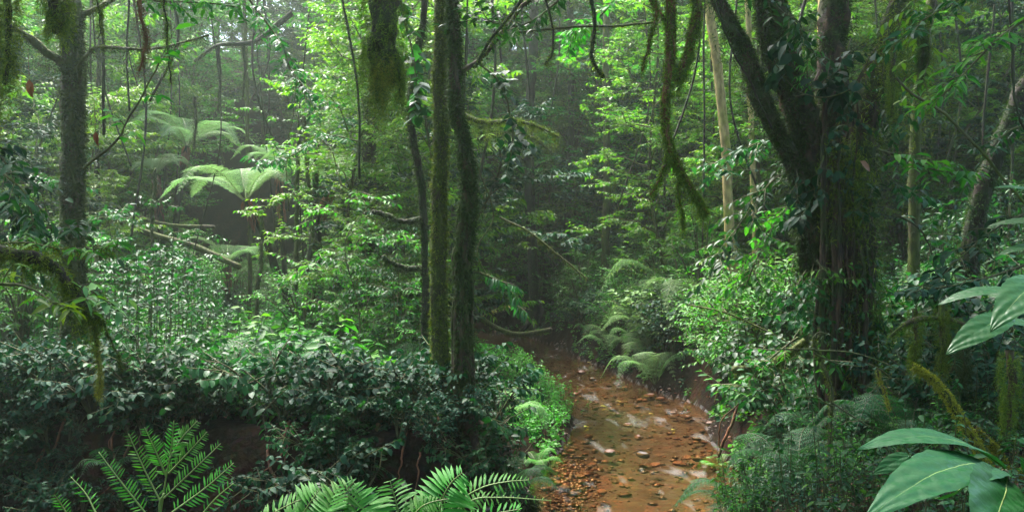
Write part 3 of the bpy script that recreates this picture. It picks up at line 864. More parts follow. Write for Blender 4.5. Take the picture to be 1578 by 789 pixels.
trunk_obj('buttressed_tree', 'dark tree with spreading red-brown roots at its foot, standing half way back at centre left', 'tree', P, [.26, .2, .17, .16, .16, .15, .14], 'bark_dark', 105, 3500, 'moss_dark', .06, extra=ex)

# ---- pale trunks on the right
P = grounded(ats((1136, 560, 17), (1132, 430, 17), (1125, 330, 17), (1116, 200, 17), (1105, 100, 17), (1092, 0, 17), (1080, -130, 17)))
trunk_obj('pale_tree', 'pale yellow-barked trunk leaning left, spotted with yellow moss, right of the hanging bough', 'tree', P, [.12, .10, .095, .09, .09, .088, .085], 'bark_pale', 106, 1600, 'moss_gold', .035, bump=.06)
P = grounded(ats((1165, 500, 19), (1160, 350, 19), (1153, 150, 19), (1150, -30, 19), (1150, -180, 19)))
trunk_obj('pale_tree', 'thinnest pale yellow trunk, just right of the leaning pale one', 'tree', P, [.07, .065, .06, .06, .06], 'bark_pale', 107, 700, 'moss_gold', .035, bump=.06)
P = grounded(ats((1276, 520, 15), (1273, 300, 15), (1270, 60, 15), (1268, -160, 15)))
trunk_obj('pale_tree', 'orange-brown trunk seen through the gap between the stems of the massive tree', 'tree', P, [.12, .11, .11, .1], 'bark_pale', 108, 300, 'moss_gold', .03, bump=.06)
P = grounded(ats((1484, 690, 11), (1490, 520, 11), (1492, 420, 11), (1503, 330, 11), (1532, 250, 11), (1570, 160, 11), (1620, 60, 11), (1680, -120, 11)))
trunk_obj('leaning_tree', 'bare brown trunk leaning right near the right edge, speckled with moss', 'tree', P, [.14, .12, .11, .11, .11, .105, .10, .09], 'bark_dark', 109, 3500, 'moss_dark', .05)
for k, (pts, r, d, lb) in enumerate([
    ([(458, 520), (456, 440), (461, 360), (458, 290), (462, 200)], 3.4, 19, 'thin mossy sapling stem, leftmost of three beside the tree fern'),
    ([(492, 520), (490, 440), (482, 350), (473, 250), (468, 180)], 3.2, 18.4, 'thin smooth sapling stem bowed left, middle of three beside the tree fern'),
    ([(494, 540), (492, 420), (488, 300), (490, 200)], 5.0, 20, 'straight darker stem, rightmost of three beside the tree fern'),
    ([(232, 540), (233, 420), (237, 320), (240, 260)], 2.2, 16, 'lone pencil-thin upright sapling left of the tree ferns'),
    ([(396, 560), (398, 470), (404, 400), (402, 330)], 2.6, 18, 'thin mossy stem crossing in front of the leaning tree fern trunk'),
    ([(548, 480), (540, 380), (528, 300), (505, 260)], 3.6, 22, 'dark arched stem bending left above the buttress roots'),
    ([(160, 560), (158, 400), (150, 250), (155, 60)], 4, 22, 'dim slender trunk right of the thick mossy trunk at left'),
    ([(872, 460), (874, 330), (880, 180), (878, 0)], 5, 33, 'upright dark trunk standing beyond the stream bend'),
    ([(822, 460), (818, 340), (815, 200), (822, 60), (820, -60)], 7, 33, 'dark trunk with curved mossy arms reaching left beyond the stream'),
    ([(935, 460), (938, 260), (934, 100), (938, -40)], 5.5, 28, 'brown upright trunk far back above the right bank'),
    ([(384, 460), (380, 300), (378, 150), (376, -20)], 3.0, 27, 'slim trunk draped with moss in the bright glade'),
    ([(1408, 560), (1404, 400), (1408, 200), (1425, 60), (1440, -60)], 8, 13, 'crooked moss-hung stem right of the massive tree'),
    ([(1238, 640), (1240, 520), (1237, 420), (1240, 330)], 5, 12, 'dark upright stem at the left foot of the massive tree')]):
    P = grounded([at(a, b, d) for a, b in pts])
    def ex(g, gm, P, rr, rg, k=k, d=d):
        if k == 8:
            for dz, s_ in ((.9, 1), (1.7, .9), (2.3, .6)):
                b = P[25] + [0, 0, dz]
                side_limb(g, gm, rg, [b, b + np.array([-.6, -.1, .35]) * s_, b + np.array([-1.3, -.2, .25]) * s_, b + np.array([-1.9, -.3, -.35]) * s_], .06, .03, 220, .07, 6)
            b = P[30]; side_limb(g, gm, rg, [b, b + [.6, -.1, .35], b + [1.1, -.2, -.1]], .05, .03, 150, .07, 6)
    trunk_obj('slender_tree', lb, 'tree', P, [r * d / 1367 * q for q in (1.3, 1.1, 1, .9)], 'stem' if k in (0, 1, 3, 4) else 'bark_dark' if k in (2, 5, 6, 7, 8) else 'bark_moss', 120 + k, 900, 'moss' if d > 20 else 'moss_dark', .04, bump=.1, seg=8, wamp=.01, extra=ex)

# ---- leafy tops of the three saplings
sap = [tree_parts(61, 3.2, .3, 1.1, .02, 9, 7, 10, .12, L6, 'leaf_mid', 'stem', .4), tree_parts(62, 3.4, .2, 1.0, .02, 9, 7, 10, .13, L6, 'leaf_dark', 'stem', .4)]
for k, (px, py, d, lb) in enumerate([(440, 225, 18.6, 'leafy sapling crown above the three thin stems'), (560, 420, 15, 'leafy young tree in front of the buttress roots'),
                                     (600, 470, 14, 'leafy young tree just left of the straight mossy trunk'), (250, 470, 15, 'bushy young tree below the glade at left')]):
    b = at(px, py + 60, d)
    z = h1(b[0], b[1])
    inst('young_tree', sap[k % 2], (b[0], b[1] + .2, max(z, b[2] - 1.2) if k else b[2] - .3), k, .8, lb, 'tree')

# ---- massive many-stemmed tree at right
TY = 9.6
rg = np.random.default_rng(200)
g, gm, gd = G(), G(), G()
def stem(pts, rads, seed, n=46, bump=.22, y=TY):
    pts = [(1298 + (a - 1298) * (.72 if b > 400 else .72 + .28 * (400 - b) / 200 if b > 200 else 1), b, c) for a, b, c in pts]
    P = wander(rg, ats(*[(a, b, y + c) for a, b, c in pts]), n, .009)
    rr = np.interp(np.linspace(0, 1, n), np.linspace(0, 1, len(rads)), rads) * y / 1367
    g.tube(P, rr, 16, bump, seed, 2.5)
    return P, rr
stems = []
stems.append(stem([(1300, 800, 0), (1296, 680, 0), (1290, 560, 0), (1280, 450, 0), (1262, 340, 0), (1240, 220, .1), (1215, 110, .1), (1192, 0, .2), (1160, -180, .3)], [50, 27, 22, 21, 22, 23, 23, 21, 19], 1))
stems.append(stem([(1325, 800, -.1), (1322, 680, -.1), (1316, 560, -.1), (1312, 440, -.1), (1312, 330, -.1), (1322, 250, -.1), (1345, 150, -.1), (1368, 70, -.1), (1392, -20, 0), (1430, -200, 0)], [42, 26, 21, 21, 24, 23, 19, 16, 14, 12], 2))
stems.append(stem([(1300, 420, .1), (1300, 300, .1), (1292, 200, .15), (1285, 100, .2), (1290, 0, .3), (1300, -180, .3)], [18, 22, 22, 21, 20, 18], 3))
stems.append(stem([(1262, 460, -.1), (1236, 330, -.1), (1205, 240, 0), (1172, 160, 0), (1150, 80, .1), (1112, 10, .1), (1060, -120, .2)], [12, 12, 12, 13, 12, 11, 10], 4, 34))
stems.append(stem([(1350, 760, -.2), (1352, 620, -.2), (1345, 500, -.2), (1348, 400, -.15), (1335, 300, -.1)], [14, 12, 12, 14, 12], 5, 30))
stems.append(stem([(1215, 420, -.1), (1228, 300, 0), (1222, 180, 0), (1180, 60, 0), (1172, -60, 0)], [7, 8, 9, 10, 10], 6, 30))
stems.append(stem([(1250, 800, -.3), (1262, 700, -.25), (1268, 590, -.15), (1270, 470, -.1)], [26, 18, 15, 12], 8, 30))
for k in range(20):                                   # aerial roots
    x = rg.uniform(1264, 1334); y1_ = rg.uniform(380, 600) ; y0_ = rg.uniform(120, 380)
    dd = -.28 - rg.uniform(0, .25)
    P = wander(rg, ats((x + rg.normal() * 8, y0_, TY + dd + .1), (x, (y0_ + y1_) / 2, TY + dd), (x + rg.normal() * 8, y1_, TY + dd), (x + rg.normal() * 12, y1_ + 200, TY + dd - .05)), 24, .008)
    g.tube(P, np.linspace(.012, .03, 24) * rg.uniform(.6, 1.3), 6, .25, k, 4)
for dx, dy in ((-.9, -.7), (.2, -1.0), (.9, -.5), (-.5, .9), (1., .6)):
    b = at(1305, 640, TY); e = np.array([b[0] + dx, TY + dy, h1(b[0] + dx, TY + dy) - .12])
    g.tube(spline([b, (b + e) / 2 + [0, 0, .12], e], 14), np.linspace(.16, .06, 14), 9, .2, 3)
mossd = []
for i, (P, rr) in enumerate(stems):
    mossy(rg, P, rr, 8000 if i < 2 else 2600, .055, 2, .035, .24, (.2, -1, .1), g=gm)
    A, o = surf_pts(rg, P, rr, 420 if i < 3 else 160, (0, -1, 0))
    moss_hair(gm, rg, A, 12, .05, .07, .16, .3, out=o * .5)
A = at(1312, 250, TY - .4) + rg.normal(size=(200, 3)) * [.14, .06, .25]
moss_hair(gd, rg, A, 16, .05, .07, .14, .3)
A = at(1335, 470, TY - .4) + rg.normal(size=(200, 3)) * [.17, .08, .3]
moss_hair(gd, rg, A, 20, .04, .05, .14, .25)
A = at(1395, 60, TY - .3) + rg.normal(size=(260, 3)) * [.2, .08, .35]
moss_hair(gd, rg, A, 22, .04, .05, .14, .2)
big = bpy.data.objects.new('massive_tree', None); C.objects.link(big)
tag(big, 'massive dark tree of several fused stems, hung with moss and roots, on the right bank', 'tree')
obj('trunk', g.mesh('trunk', M['bark_tree'], True), big)
obj('moss', gm.mesh('moss', M['moss_dark']), big)
obj('moss_drape', gd.mesh('moss_drape', M['moss']), big)
# its high canopy, out over the near forest
gl, gb = G(), G()
P0s, P1s = [], []
for k in range(20):
    az = k * 2.4; ln = rg.uniform(2, 4.6)
    b = np.array([stems[k % 3][0][-1][0], TY + .2, 8.2 + rg.uniform(0, 3)])
    e = b + np.array([math.cos(az) * ln, math.sin(az) * ln * .9, rg.uniform(.3, 2.2)])
    Q = spline([b - [0, 0, 1.2], b + (e - b) * .4 + UP * .4, e], 10)
    gb.tube(Q, np.linspace(.09, .02, 10), 6)
    for _ in range(44):
        a = Q[rg.integers(3, 10)] + rg.normal(size=3) * .15
        P0s.append(a); P1s.append(a + nrm(rg.normal(size=3) * [1, 1, .45]) * rg.uniform(.5, 1.1))
twig_leaves(gl, rg, np.array(P0s), np.array(P1s), 12, .2, L2, .3)
obj('crown', gl.mesh('crown', M['leaf_dark']), big); obj('limb', gb.mesh('limb', M['bark_dark'], True), big)

# ---- epiphytes and leafy branches
def leafy(name, label, cat, pts, nside, tw, per, leaf, mat, tpl=L6, droop=.35, seed=0, rad=.012, flat=.35, group=None, tmin=.1, moss=0, mossmat='moss', up=.0, smat='stem', spread=1.):
    rg = np.random.default_rng(seed + 500)
    Q = wander(rg, np.array(pts), 18, .006)
    g, gl, gm = G(), G(), G()
    g.tube(Q, np.linspace(rad, rad * .4, 18), 6, .1, seed)
    P0, P1 = [], []
    T = nrm(np.gradient(Q, axis=0))
    for k in range(nside):
        i = int(18 * (tmin + (1 - tmin) * (k + rg.uniform()) / nside)); i = min(i, 17)
        d = nrm(T[i] * .7 + nrm(np.cross(T[i], UP)) * (1 if k % 2 else -1) + rg.normal(size=3) * .35 + UP * up)
        P0.append(Q[i]); P1.append(Q[i] + d * tw * rg.uniform(.6, 1.2))
    P0.append(Q[12]); P1.append(Q[17] + T[17] * .1)
    P0, P1 = np.array(P0), np.array(P1)
    for a, b in zip(P0, P1): g.tube(np.array([a, (a + b) / 2 + UP * .01, b]), [rad * .4, rad * .3, rad * .15], 4, cap=False)
    twig_leaves(gl, rg, P0, P1, per, leaf, tpl, droop, spread, flat=flat)
    parts = [('branch', g.mesh('branch', M[smat], True)), ('leaves', gl.mesh('leaves', M[mat]))]
    if moss:
        mossy(rg, Q, rad, moss, .03, 3, .025, .2, g=gm); parts.append(('moss', gm.mesh('moss', M[mossmat])))
    return inst(name, parts, (0, 0, 0), 0, 1, label, cat, group)

# glossy climbing plants on the massive tree
for k, (x0, y0, x1, y1, n, lf, mt, lb) in enumerate([
    (1215, 20, 1200, 110, 8, .17, 'leaf_blue', 'climber with big dull blue leaves at the top of the massive tree\'s left stem'),
    (1310, 60, 1300, 140, 8, .17, 'leaf_blue', 'climber with long drooping blue-green leaves between the massive tree\'s upper stems'),
    (1225, 150, 1290, 110, 6, .15, 'leaf_blue', 'climber crossing the left stem of the massive tree below its top'),
    (1270, 240, 1240, 330, 8, .14, 'leaf_blue', 'climber with oval blue leaves on the middle of the massive tree'),
    (1230, 560, 1260, 640, 7, .12, 'leaf_dark', 'small climber low on the left foot of the massive tree'),
    (1310, 640, 1330, 720, 9, .12, 'leaf_mid', 'heart-leaved climber at the foot of the massive tree'),
    (1350, 250, 1420, 300, 9, .12, 'leaf_dark', 'leafy climber spreading right from the massive tree\'s shoulder'),
    (1395, 120, 1380, 200, 8, .12, 'leaf_dark', 'leafy climber on the right limb of the massive tree'),
    (1300, 330, 1340, 300, 7, .11, 'leaf_dark', 'small leaves clinging to the centre of the massive tree'),
    (1260, 400, 1300, 430, 6, .1, 'leaf_mid', 'small green seedlings on the massive tree\'s mossy waist')]):
    leafy('climbing_plant', lb, 'climbing plant', ats((x0, y0, TY - .5), ((x0 + x1) / 2, (y0 + y1) / 2 + 8, TY - .6), (x1, y1, TY - .65)), n, .28, 5, lf, mt, L6W if k < 4 else L6, .7, 700 + k, .009, .6)
rk = np.random.default_rng(66)
for k in range(18):
    px = [1195, 1225, 1235, 1300, 1330, 1360][k % 6] + rk.normal() * 10; py = rk.uniform(10, 640); px = px if py < 300 else 1250 + (px - 1195) * .62
    where = 'high up' if py < 200 else 'at mid height' if py < 420 else 'low down'
    side = 'left' if px < 1270 else 'right'
    mt = ['leaf_blue', 'leaf_dark', 'leaf_mid'][int(rk.integers(0, 3))]
    leafy('climbing_plant', f"{ {'leaf_blue': 'dull blue-leaved', 'leaf_dark': 'dark-leaved', 'leaf_mid': 'green-leaved'}[mt] } climber {where} on the {side} side of the massive tree", 'climbing plant',
          ats((px, py - 40, TY - .35), (px + rk.normal() * 8, py, TY - .5), (px + rk.normal() * 20, py + 40, TY - .5)), 9, .2, 6, rk.uniform(.06, .12), mt, [L6W, L6, L6N][k % 3], .7, 2000 + k, .006, .6, 'climbers on the massive tree')
# dense glossy branch left of it
for k, (pts, n, tw, lf, mt, lb) in enumerate([
    ([(1260, 260), (1200, 270), (1150, 330), (1110, 400)], 26, .55, .13, 'leaf_dark', 'dense glossy-leaved branch hanging in front of the pale yellow trunk'),
    ([(1250, 300), (1200, 330), (1170, 390), (1150, 440)], 26, .5, .13, 'leaf_mid', 'lower glossy-leaved branch left of the massive tree'),
    ([(1240, 230), (1190, 215), (1140, 235), (1105, 265)], 20, .45, .12, 'leaf_dark', 'upper glossy-leaved branch reaching left over the pale yellow trunk'),
    ([(1230, 520), (1180, 560), (1150, 590), (1120, 600)], 16, .4, .11, 'leaf_mid', 'low leafy branch overhanging the right edge of the stream')]):
    leafy('leafy_branch', lb, 'branch', ats(*[(a, b, 10.6 - .1 * i) for i, (a, b) in enumerate(pts)]), n, tw, 9, lf, mt, L6, .4, 740 + k, .014)
# leafy branches of the upper and middle right
RB = [([(1600, 20), (1540, 60), (1490, 110), (1450, 150)], 6.5, 14, .3, 6, .14, 'leaf_mid', 'drooping branch of long leaves at upper right, in front of the leaning trunk'),
      ([(1600, -60), (1520, -20), (1440, 20), (1390, 60)], 7.5, 16, .35, 7, .12, 'leaf_dark', 'dark leafy branch along the top edge at right'),
      ([(1420, -40), (1400, 20), (1430, 80), (1420, 130)], 8, 14, .35, 7, .11, 'leaf_olive', 'olive mossy branch hanging right of the massive tree\'s top'),
      ([(1350, 230), (1400, 245), (1440, 262), (1480, 270)], 8, 12, .3, 6, .14, 'leaf_mid', 'branch with broad green leaves pointing right at mid height'),
      ([(1600, 190), (1560, 200), (1510, 250), (1470, 320)], 8.5, 14, .35, 8, .10, 'leaf_dark', 'fine leafy branch crossing the leaning trunk'),
      ([(1600, 320), (1540, 350), (1480, 400), (1440, 440)], 8, 14, .35, 7, .13, 'leaf_blue', 'blue-green leafy branch right of the massive tree at mid height'),
      ([(1600, 400), (1530, 425), (1470, 440), (1410, 450)], 7.5, 12, .3, 7, .12, 'leaf_blue', 'lowest blue-green branch above the mossy bough at right'),
      ([(1380, 330), (1420, 360), (1440, 410), (1450, 460)], 9, 12, .35, 8, .11, 'leaf_dark', 'dark branch drooping below the massive tree\'s right shoulder'),
      ([(1140, -30), (1200, 10), (1230, 40), (1250, 80)], 8.6, 12, .3, 7, .12, 'leaf_dark', 'dark leafy spray over the top of the massive tree\'s left stems'),
      ([(1600, 470), (1540, 490), (1490, 540), (1450, 600)], 8.5, 14, .4, 7, .14, 'leaf_blue', 'shadowy blue-leaved branch low at the right edge')]
for k, (pts, Y_, n_, tw, per, lf, mt, lb) in enumerate(RB):
    leafy('leafy_branch', lb, 'branch', [at(a, b, Y_) for a, b in pts], n_, tw, per, lf, mt, L6 if k != 0 else L6N, .35, 760 + k, .012, moss=150 if k in (1, 2) else 0)
# far left foreground sprays
LB = [([(-40, 385), (40, 375), (110, 385), (180, 380)], 4.8, 12, .14, 5, .09, 'leaf_mid', 'spray of pointed leaves on a mossy twig at the left edge'),
      ([(-40, 440), (30, 440), (80, 465), (110, 475)], 4.2, 8, .14, 4, .10, 'leaf_olive', 'sunlit yellow-green leaf spray low at the left edge'),
      ([(90, 430), (120, 440), (150, 455), (175, 470)], 4.6, 6, .12, 4, .10, 'leaf_pale', 'few pale leaves over the mossy bough at left'),
      ([(130, 260), (190, 200), (235, 115), (262, 70)], 5, 5, .14, 4, .11, 'leaf_mid', 'thin bare twig ending in glossy leaves, right of the left trunk'),
      ([(-40, 250), (20, 280), (50, 330), (60, 400)], 5.2, 18, .3, 7, .1, 'leaf_dark', 'dark drooping branch at the left edge, beside the mossy trunk'),
      ([(-40, 330), (20, 330), (70, 350), (120, 350)], 5.6, 14, .3, 7, .09, 'leaf_dark', 'dark branch in front of the foot of the left mossy trunk'),
      ([(-40, 200), (-10, 220), (20, 260), (30, 330)], 5.5, 14, .25, 7, .09, 'leaf_blue', 'shaded blue-green foliage at the far left edge'),
      ([(170, -30), (230, 0), (300, 5), (370, 10)], 7, 16, .3, 7, .09, 'leaf_mid', 'leafy branch along the top edge above the glade'),
      ([(370, -20), (430, 60), (450, 110), (480, 150)], 12, 26, .6, 9, .13, 'leaf_dark', 'dark leafy bough hanging at the top right of the glade'),
      ([(560, 220), (500, 210), (450, 240), (400, 255)], 16, 24, .6, 9, .14, 'leaf_dark', 'dark leafy bough over the tree ferns'),
      ([(740, 420), (760, 430), (780, 440), (795, 470)], 11, 8, .2, 7, .16, 'leaf_dark', 'long drooping leaves right of the gnarled central trunk'),
      ([(900, -40), (850, 10), (800, 40), (740, 30)], 10, 22, .5, 8, .13, 'leaf_dark', 'leafy bough above the stream at top centre'),
      ([(980, -40), (930, 20), (900, 40), (880, 60)], 11, 20, .5, 8, .13, 'leaf_mid', 'bright leafy bough at the top, left of the hanging mossy bough'),
      ([(740, 100), (770, 130), (790, 200), (785, 260)], 11.5, 14, .4, 7, .13, 'leaf_blue', 'hanging vine of broad pale-backed leaves right of the central trunks'),
      ([(600, -40), (620, 20), (640, 100), (645, 170)], 11.5, 14, .35, 6, .16, 'leaf_dark', 'broad-leaved vine between the hanging moss and the straight trunk')]
for k, (pts, Y_, n_, tw, per, lf, mt, lb) in enumerate(LB):
    leafy('leafy_branch' if k != 10 else 'long_leaved_plant', lb, 'branch', [at(a, b, Y_) for a, b in pts], n_, tw, per, lf, mt, L6N if k in (0, 1, 10) else LH if k in (13, 14) else L6, .35 if k != 10 else 1.1, 790 + k, .008 if Y_ < 8 else .016, moss=200 if k in (0,) else 0)
for k, (px, py, sc_, lb) in enumerate([(45, 135, .07, 'curled red-brown dead leaf hanging left of the mossy trunk'), (147, 215, .05, 'small dead leaf hanging right of the mossy trunk')]):
    g = G(); g.leaves(at(px, py - 12, 5) [None], [[.1, 0, -1]], [[.3, -1, .2]], sc_ * 1.4, L6W, .8); g.leaves(at(px + 3, py - 2, 5)[None], [[-.1, .2, -1]], [[-.4, -1, .2]], sc_, L6W, .8)
    g.tube(ats((px - 2, py - 60, 5), (px, py - 12, 5)), .0015, 4)
    tag(obj('dead_leaf', g.mesh('dead_leaf', M['leaf_dead'])), lb, 'leaf')

# ---- hanging moss
def hangmoss(label, pts, Y_, width, n, steps, step, hair, mat='moss', core='bark_dark', seed=0, rad=.05, name='hanging_moss', out=None, wd=.12, per=2, sway=.3, prof=None):
    rg = np.random.default_rng(seed + 900)
    Q = wander(rg, np.array([at(a, b, Y_) for a, b in pts]), 24, .004)
    pr = np.interp(np.linspace(0, 1, 24), np.linspace(0, 1, len(prof)), prof) if prof else np.linspace(1, .5, 24)
    g, gm = G(), G(); g.tube(Q, rad * pr, 8, .25, seed, 4)
    cl = 7; K = max(8, n // cl)
    A, o = surf_pts(rg, Q, width * pr, K)
    ln = steps * step * (.12 + 1.5 * rg.uniform(size=K) ** 2.2) * (1.25 if K < 30 else 1)
    ix = np.repeat(np.arange(K), cl)
    A = A[ix] + rg.normal(size=(K * cl, 3)) * hair * .22
    moss_hair(gm, rg, A, steps, step, hair * .8, wd, sway * .8, out=o[ix] * .5, per=per, lens=ln[ix] * rg.uniform(.5, 1.05, K * cl))
    mossy(rg, Q, width * pr * .9, n // 3, hair, 1, step, wd, g=gm)
    return inst(name, [('branch', g.mesh('branch', M[core], True)), ('moss', gm.mesh('moss', M[mat]))], (0, 0, 0), 0, 1, label, 'moss')
hangmoss('big shaggy clump of olive moss on a hanging branch stub at top centre', [(575, -120), (585, -40), (592, 40), (600, 90), (604, 128)], 6, .125, 1300, 12, .028, .045, 'moss', seed=1, rad=.09, prof=[.75, .95, 1.1, .8, .35], wd=.08, per=2, sway=.4)
hangmoss('ragged left fringe of the big shaggy clump, hanging lower than the rest', [(572, 60), (574, 100), (582, 140)], 5.95, .06, 420, 16, .026, .04, 'moss', seed=14, rad=.03, wd=.07, sway=.3)
hangmoss('narrow moss tassel at the right of the big shaggy clump', [(612, 90), (618, 120), (619, 150)], 5.95, .025, 260, 10, .026, .04, 'moss', seed=15, rad=.01, wd=.08, sway=.25)
hangmoss('thin beard of yellow moss trailing below the big shaggy clump', [(592, 90), (588, 120), (580, 150)], 5.95, .07, 900, 10, .022, .022, 'moss_gold', seed=2, rad=.02, wd=.12)
hangmoss('long pale moss curtain hanging down the top left corner', [(12, -60), (10, 0), (10, 60), (8, 130)], 4.5, .05, 700, 14, .026, .035, 'moss', seed=3, rad=.02, sway=.2)
hangmoss('dense dark moss tuft at the top edge, left of the mossy trunk', [(70, -60), (82, -20), (88, 20), (84, 50)], 4.5, .06, 1000, 6, .02, .035, 'moss', seed=4, rad=.04, prof=[.8, 1, 1, .5])
hangmoss('red-brown hanging root bundle above the left glade', [(222, -40), (218, 20), (224, 60), (214, 110)], 5.2, .022, 900, 7, .02, .018, 'moss_brown', core='bark_red', seed=5, rad=.012)
hangmoss('slim green moss strand right of the red-brown root bundle', [(254, -30), (256, 20), (258, 70), (264, 130)], 6, .018, 600, 7, .02, .02, 'moss', seed=6, rad=.008)
hangmoss('short moss beard on the top edge near the left trunk', [(148, -20), (152, 20), (150, 60)], 5.5, .02, 500, 5, .02, .02, 'moss', seed=7, rad=.006)
for k, (x, y0, y1, lb) in enumerate([(337, 70, 170, 'left of two moss ropes hanging from a branch in the glade'), (375, 68, 150, 'right of two moss ropes hanging from a branch in the glade'), (300, 150, 230, 'short moss rope hanging in the pale glade')]):
    hangmoss(lb, [(x, y0), (x + 2, (y0 + y1) / 2), (x - 1, y1)], 22, .06, 500, 6, .07, .06, 'moss_dark', seed=20 + k, rad=.04)
hangmoss('mossy branch arching across the top of the glade', [(450, 20), (400, 60), (370, 68), (335, 70), (300, 95)], 22, .07, 700, 4, .06, .06, 'moss_dark', seed=25, rad=.07)

hangmoss('horizontal mossy branch lit yellow, reaching right from behind the gnarled trunk', [(712, 178), (750, 190), (790, 186), (830, 196), (862, 212)], 13, .045, 1500, 5, .05, .05, 'moss', core='bark_dark', seed=26, rad=.03, prof=[1.2, 1, .9, .6, .3], name='mossy_branch')
hangmoss('curved dark mossy branch below the yellow-lit one', [(735, 215), (775, 205), (815, 210), (850, 235)], 17, .06, 1200, 5, .06, .06, 'moss_dark', core='bark_dark', seed=27, rad=.035, prof=[1, 1, .8, .4], name='mossy_branch')
# mossy bough with trailing end at left
hangmoss('thick shaggy mossy bough sagging at the left, below the trunk', [(-30, 375), (20, 392), (65, 400), (100, 430), (128, 475), (160, 500)], 4.6, .038, 1100, 8, .02, .038, 'moss', seed=8, rad=.028, prof=[1.1, 1.1, 1.2, .8, .6, .3], name='mossy_bough')
hangmoss('long trailing tail of yellow-green moss hanging from the left bough', [(146, 490), (150, 530), (152, 570), (149, 610)], 4.6, .012, 900, 6, .016, .018, 'moss_gold', core='bark', seed=9, rad=.006, name='moss_tail')
hangmoss('short moss tail right of the long one on the left bough', [(162, 500), (175, 540), (190, 570)], 4.7, .010, 500, 3, .015, .015, 'moss', core='bark', seed=10, rad=.006, name='moss_tail')
# hanging bough right of centre
rg = np.random.default_rng(31)
g, gm = G(), G()
JY = 8.0
def hb(pts, r0, r1, mo=900, hang=6, s=1):
    Q = side_limb(g, gm, rg, [at(a, b, JY) for a, b in pts], r0, r1, mo, .03, hang, 26, s, .006)
hb([(1030, -60), (1036, 20), (1036, 90), (1028, 170), (1036, 225), (1052, 262), (1075, 300), (1090, 330)], .05, .02, 2600, 8)
hb([(1062, -60), (1075, 20), (1062, 80), (1042, 125)], .04, .03, 1500, 9)
hb([(1000, -60), (1008, 20), (1000, 60), (990, 110)], .016, .01, 500, 4)
hb([(1004, 0), (1030, 40), (1040, 90)], .016, .012, 300, 4)
hb([(1040, 230), (1025, 260), (1002, 300)], .018, .010, 500, 5)
hb([(1048, 255), (1046, 300), (1054, 350)], .010, .006, 400, 6)
hb([(1125, -40), (1075, 10), (1060, 60)], .02, .014, 400, 5)
inst('hanging_bough', [('branch', g.mesh('branch', M['bark_red'], True)), ('moss', gm.mesh('moss', M['moss']))], (0, 0, 0), 0, 1, 'forked bough wrapped in moss dangling from the top, right of centre', 'branch')
# bright mossy bough and moss curtains lower right
hangmoss('bright yellow-green mossy bough slanting down right at lower right', [(1405, 562), (1440, 590), (1475, 640), (1500, 680), (1530, 740), (1540, 800)], 6, .032, 3200, 2, .018, .022, 'moss_gold', core='bark', seed=11, rad=.022, prof=[.3, .8, 1, 1.1, 1.1, 1], name='mossy_bough', wd=.35)
hangmoss('second bright mossy limb crossing the lower end of the slanting bough', [(1500, 660), (1540, 700), (1560, 740), (1600, 700)], 6.3, .03, 1800, 2, .018, .022, 'moss_gold', core='bark', seed=12, rad=.02, name='mossy_bough', wd=.35)
hangmoss('small bright mossy twig left of the slanting bough', [(1355, 570), (1362, 600), (1372, 632)], 6.4, .012, 500, 3, .015, .02, 'moss_gold', core='bark', seed=13, rad=.006, name='mossy_twig')
for k, (x, y0, y1, w, Y_, mt, lb) in enumerate([(1410, 495, 560, .05, 7.4, 'moss', 'left of three moss curtains hanging at right'), (1450, 490, 570, .06, 7.2, 'moss', 'middle moss curtain hanging at right'),
                                 (1482, 540, 590, .05, 7, 'moss_dark', 'right of three moss curtains hanging at right'), (1556, 560, 660, .07, 6.2, 'moss', 'mossy post-like stub at the right edge'),
                                 (1420, 60, 110, .04, 8, 'moss_dark', 'moss beard below the massive tree\'s right limb'), (1375, 80, 180, .06, 9, 'moss', 'thick moss veil on the massive tree\'s right limb')]):
    hangmoss(lb, [(x, y0 - 20), (x + 2, (y0 + y1) / 2), (x - 1, y1)], Y_, w, 1300, 8, .024, .025, mt, core='bark', seed=40 + k, rad=w * .4, name='hanging_moss')
hangmoss('horizontal mossy branch with yellow fringe above the moss curtains at right', [(1370, 520), (1410, 495), (1450, 490), (1490, 500), (1520, 515)], 7.2, .02, 1600, 5, .02, .025, 'moss', core='bark', seed=50, rad=.02, prof=[.6, 1, 1, .8, .4], name='mossy_branch')

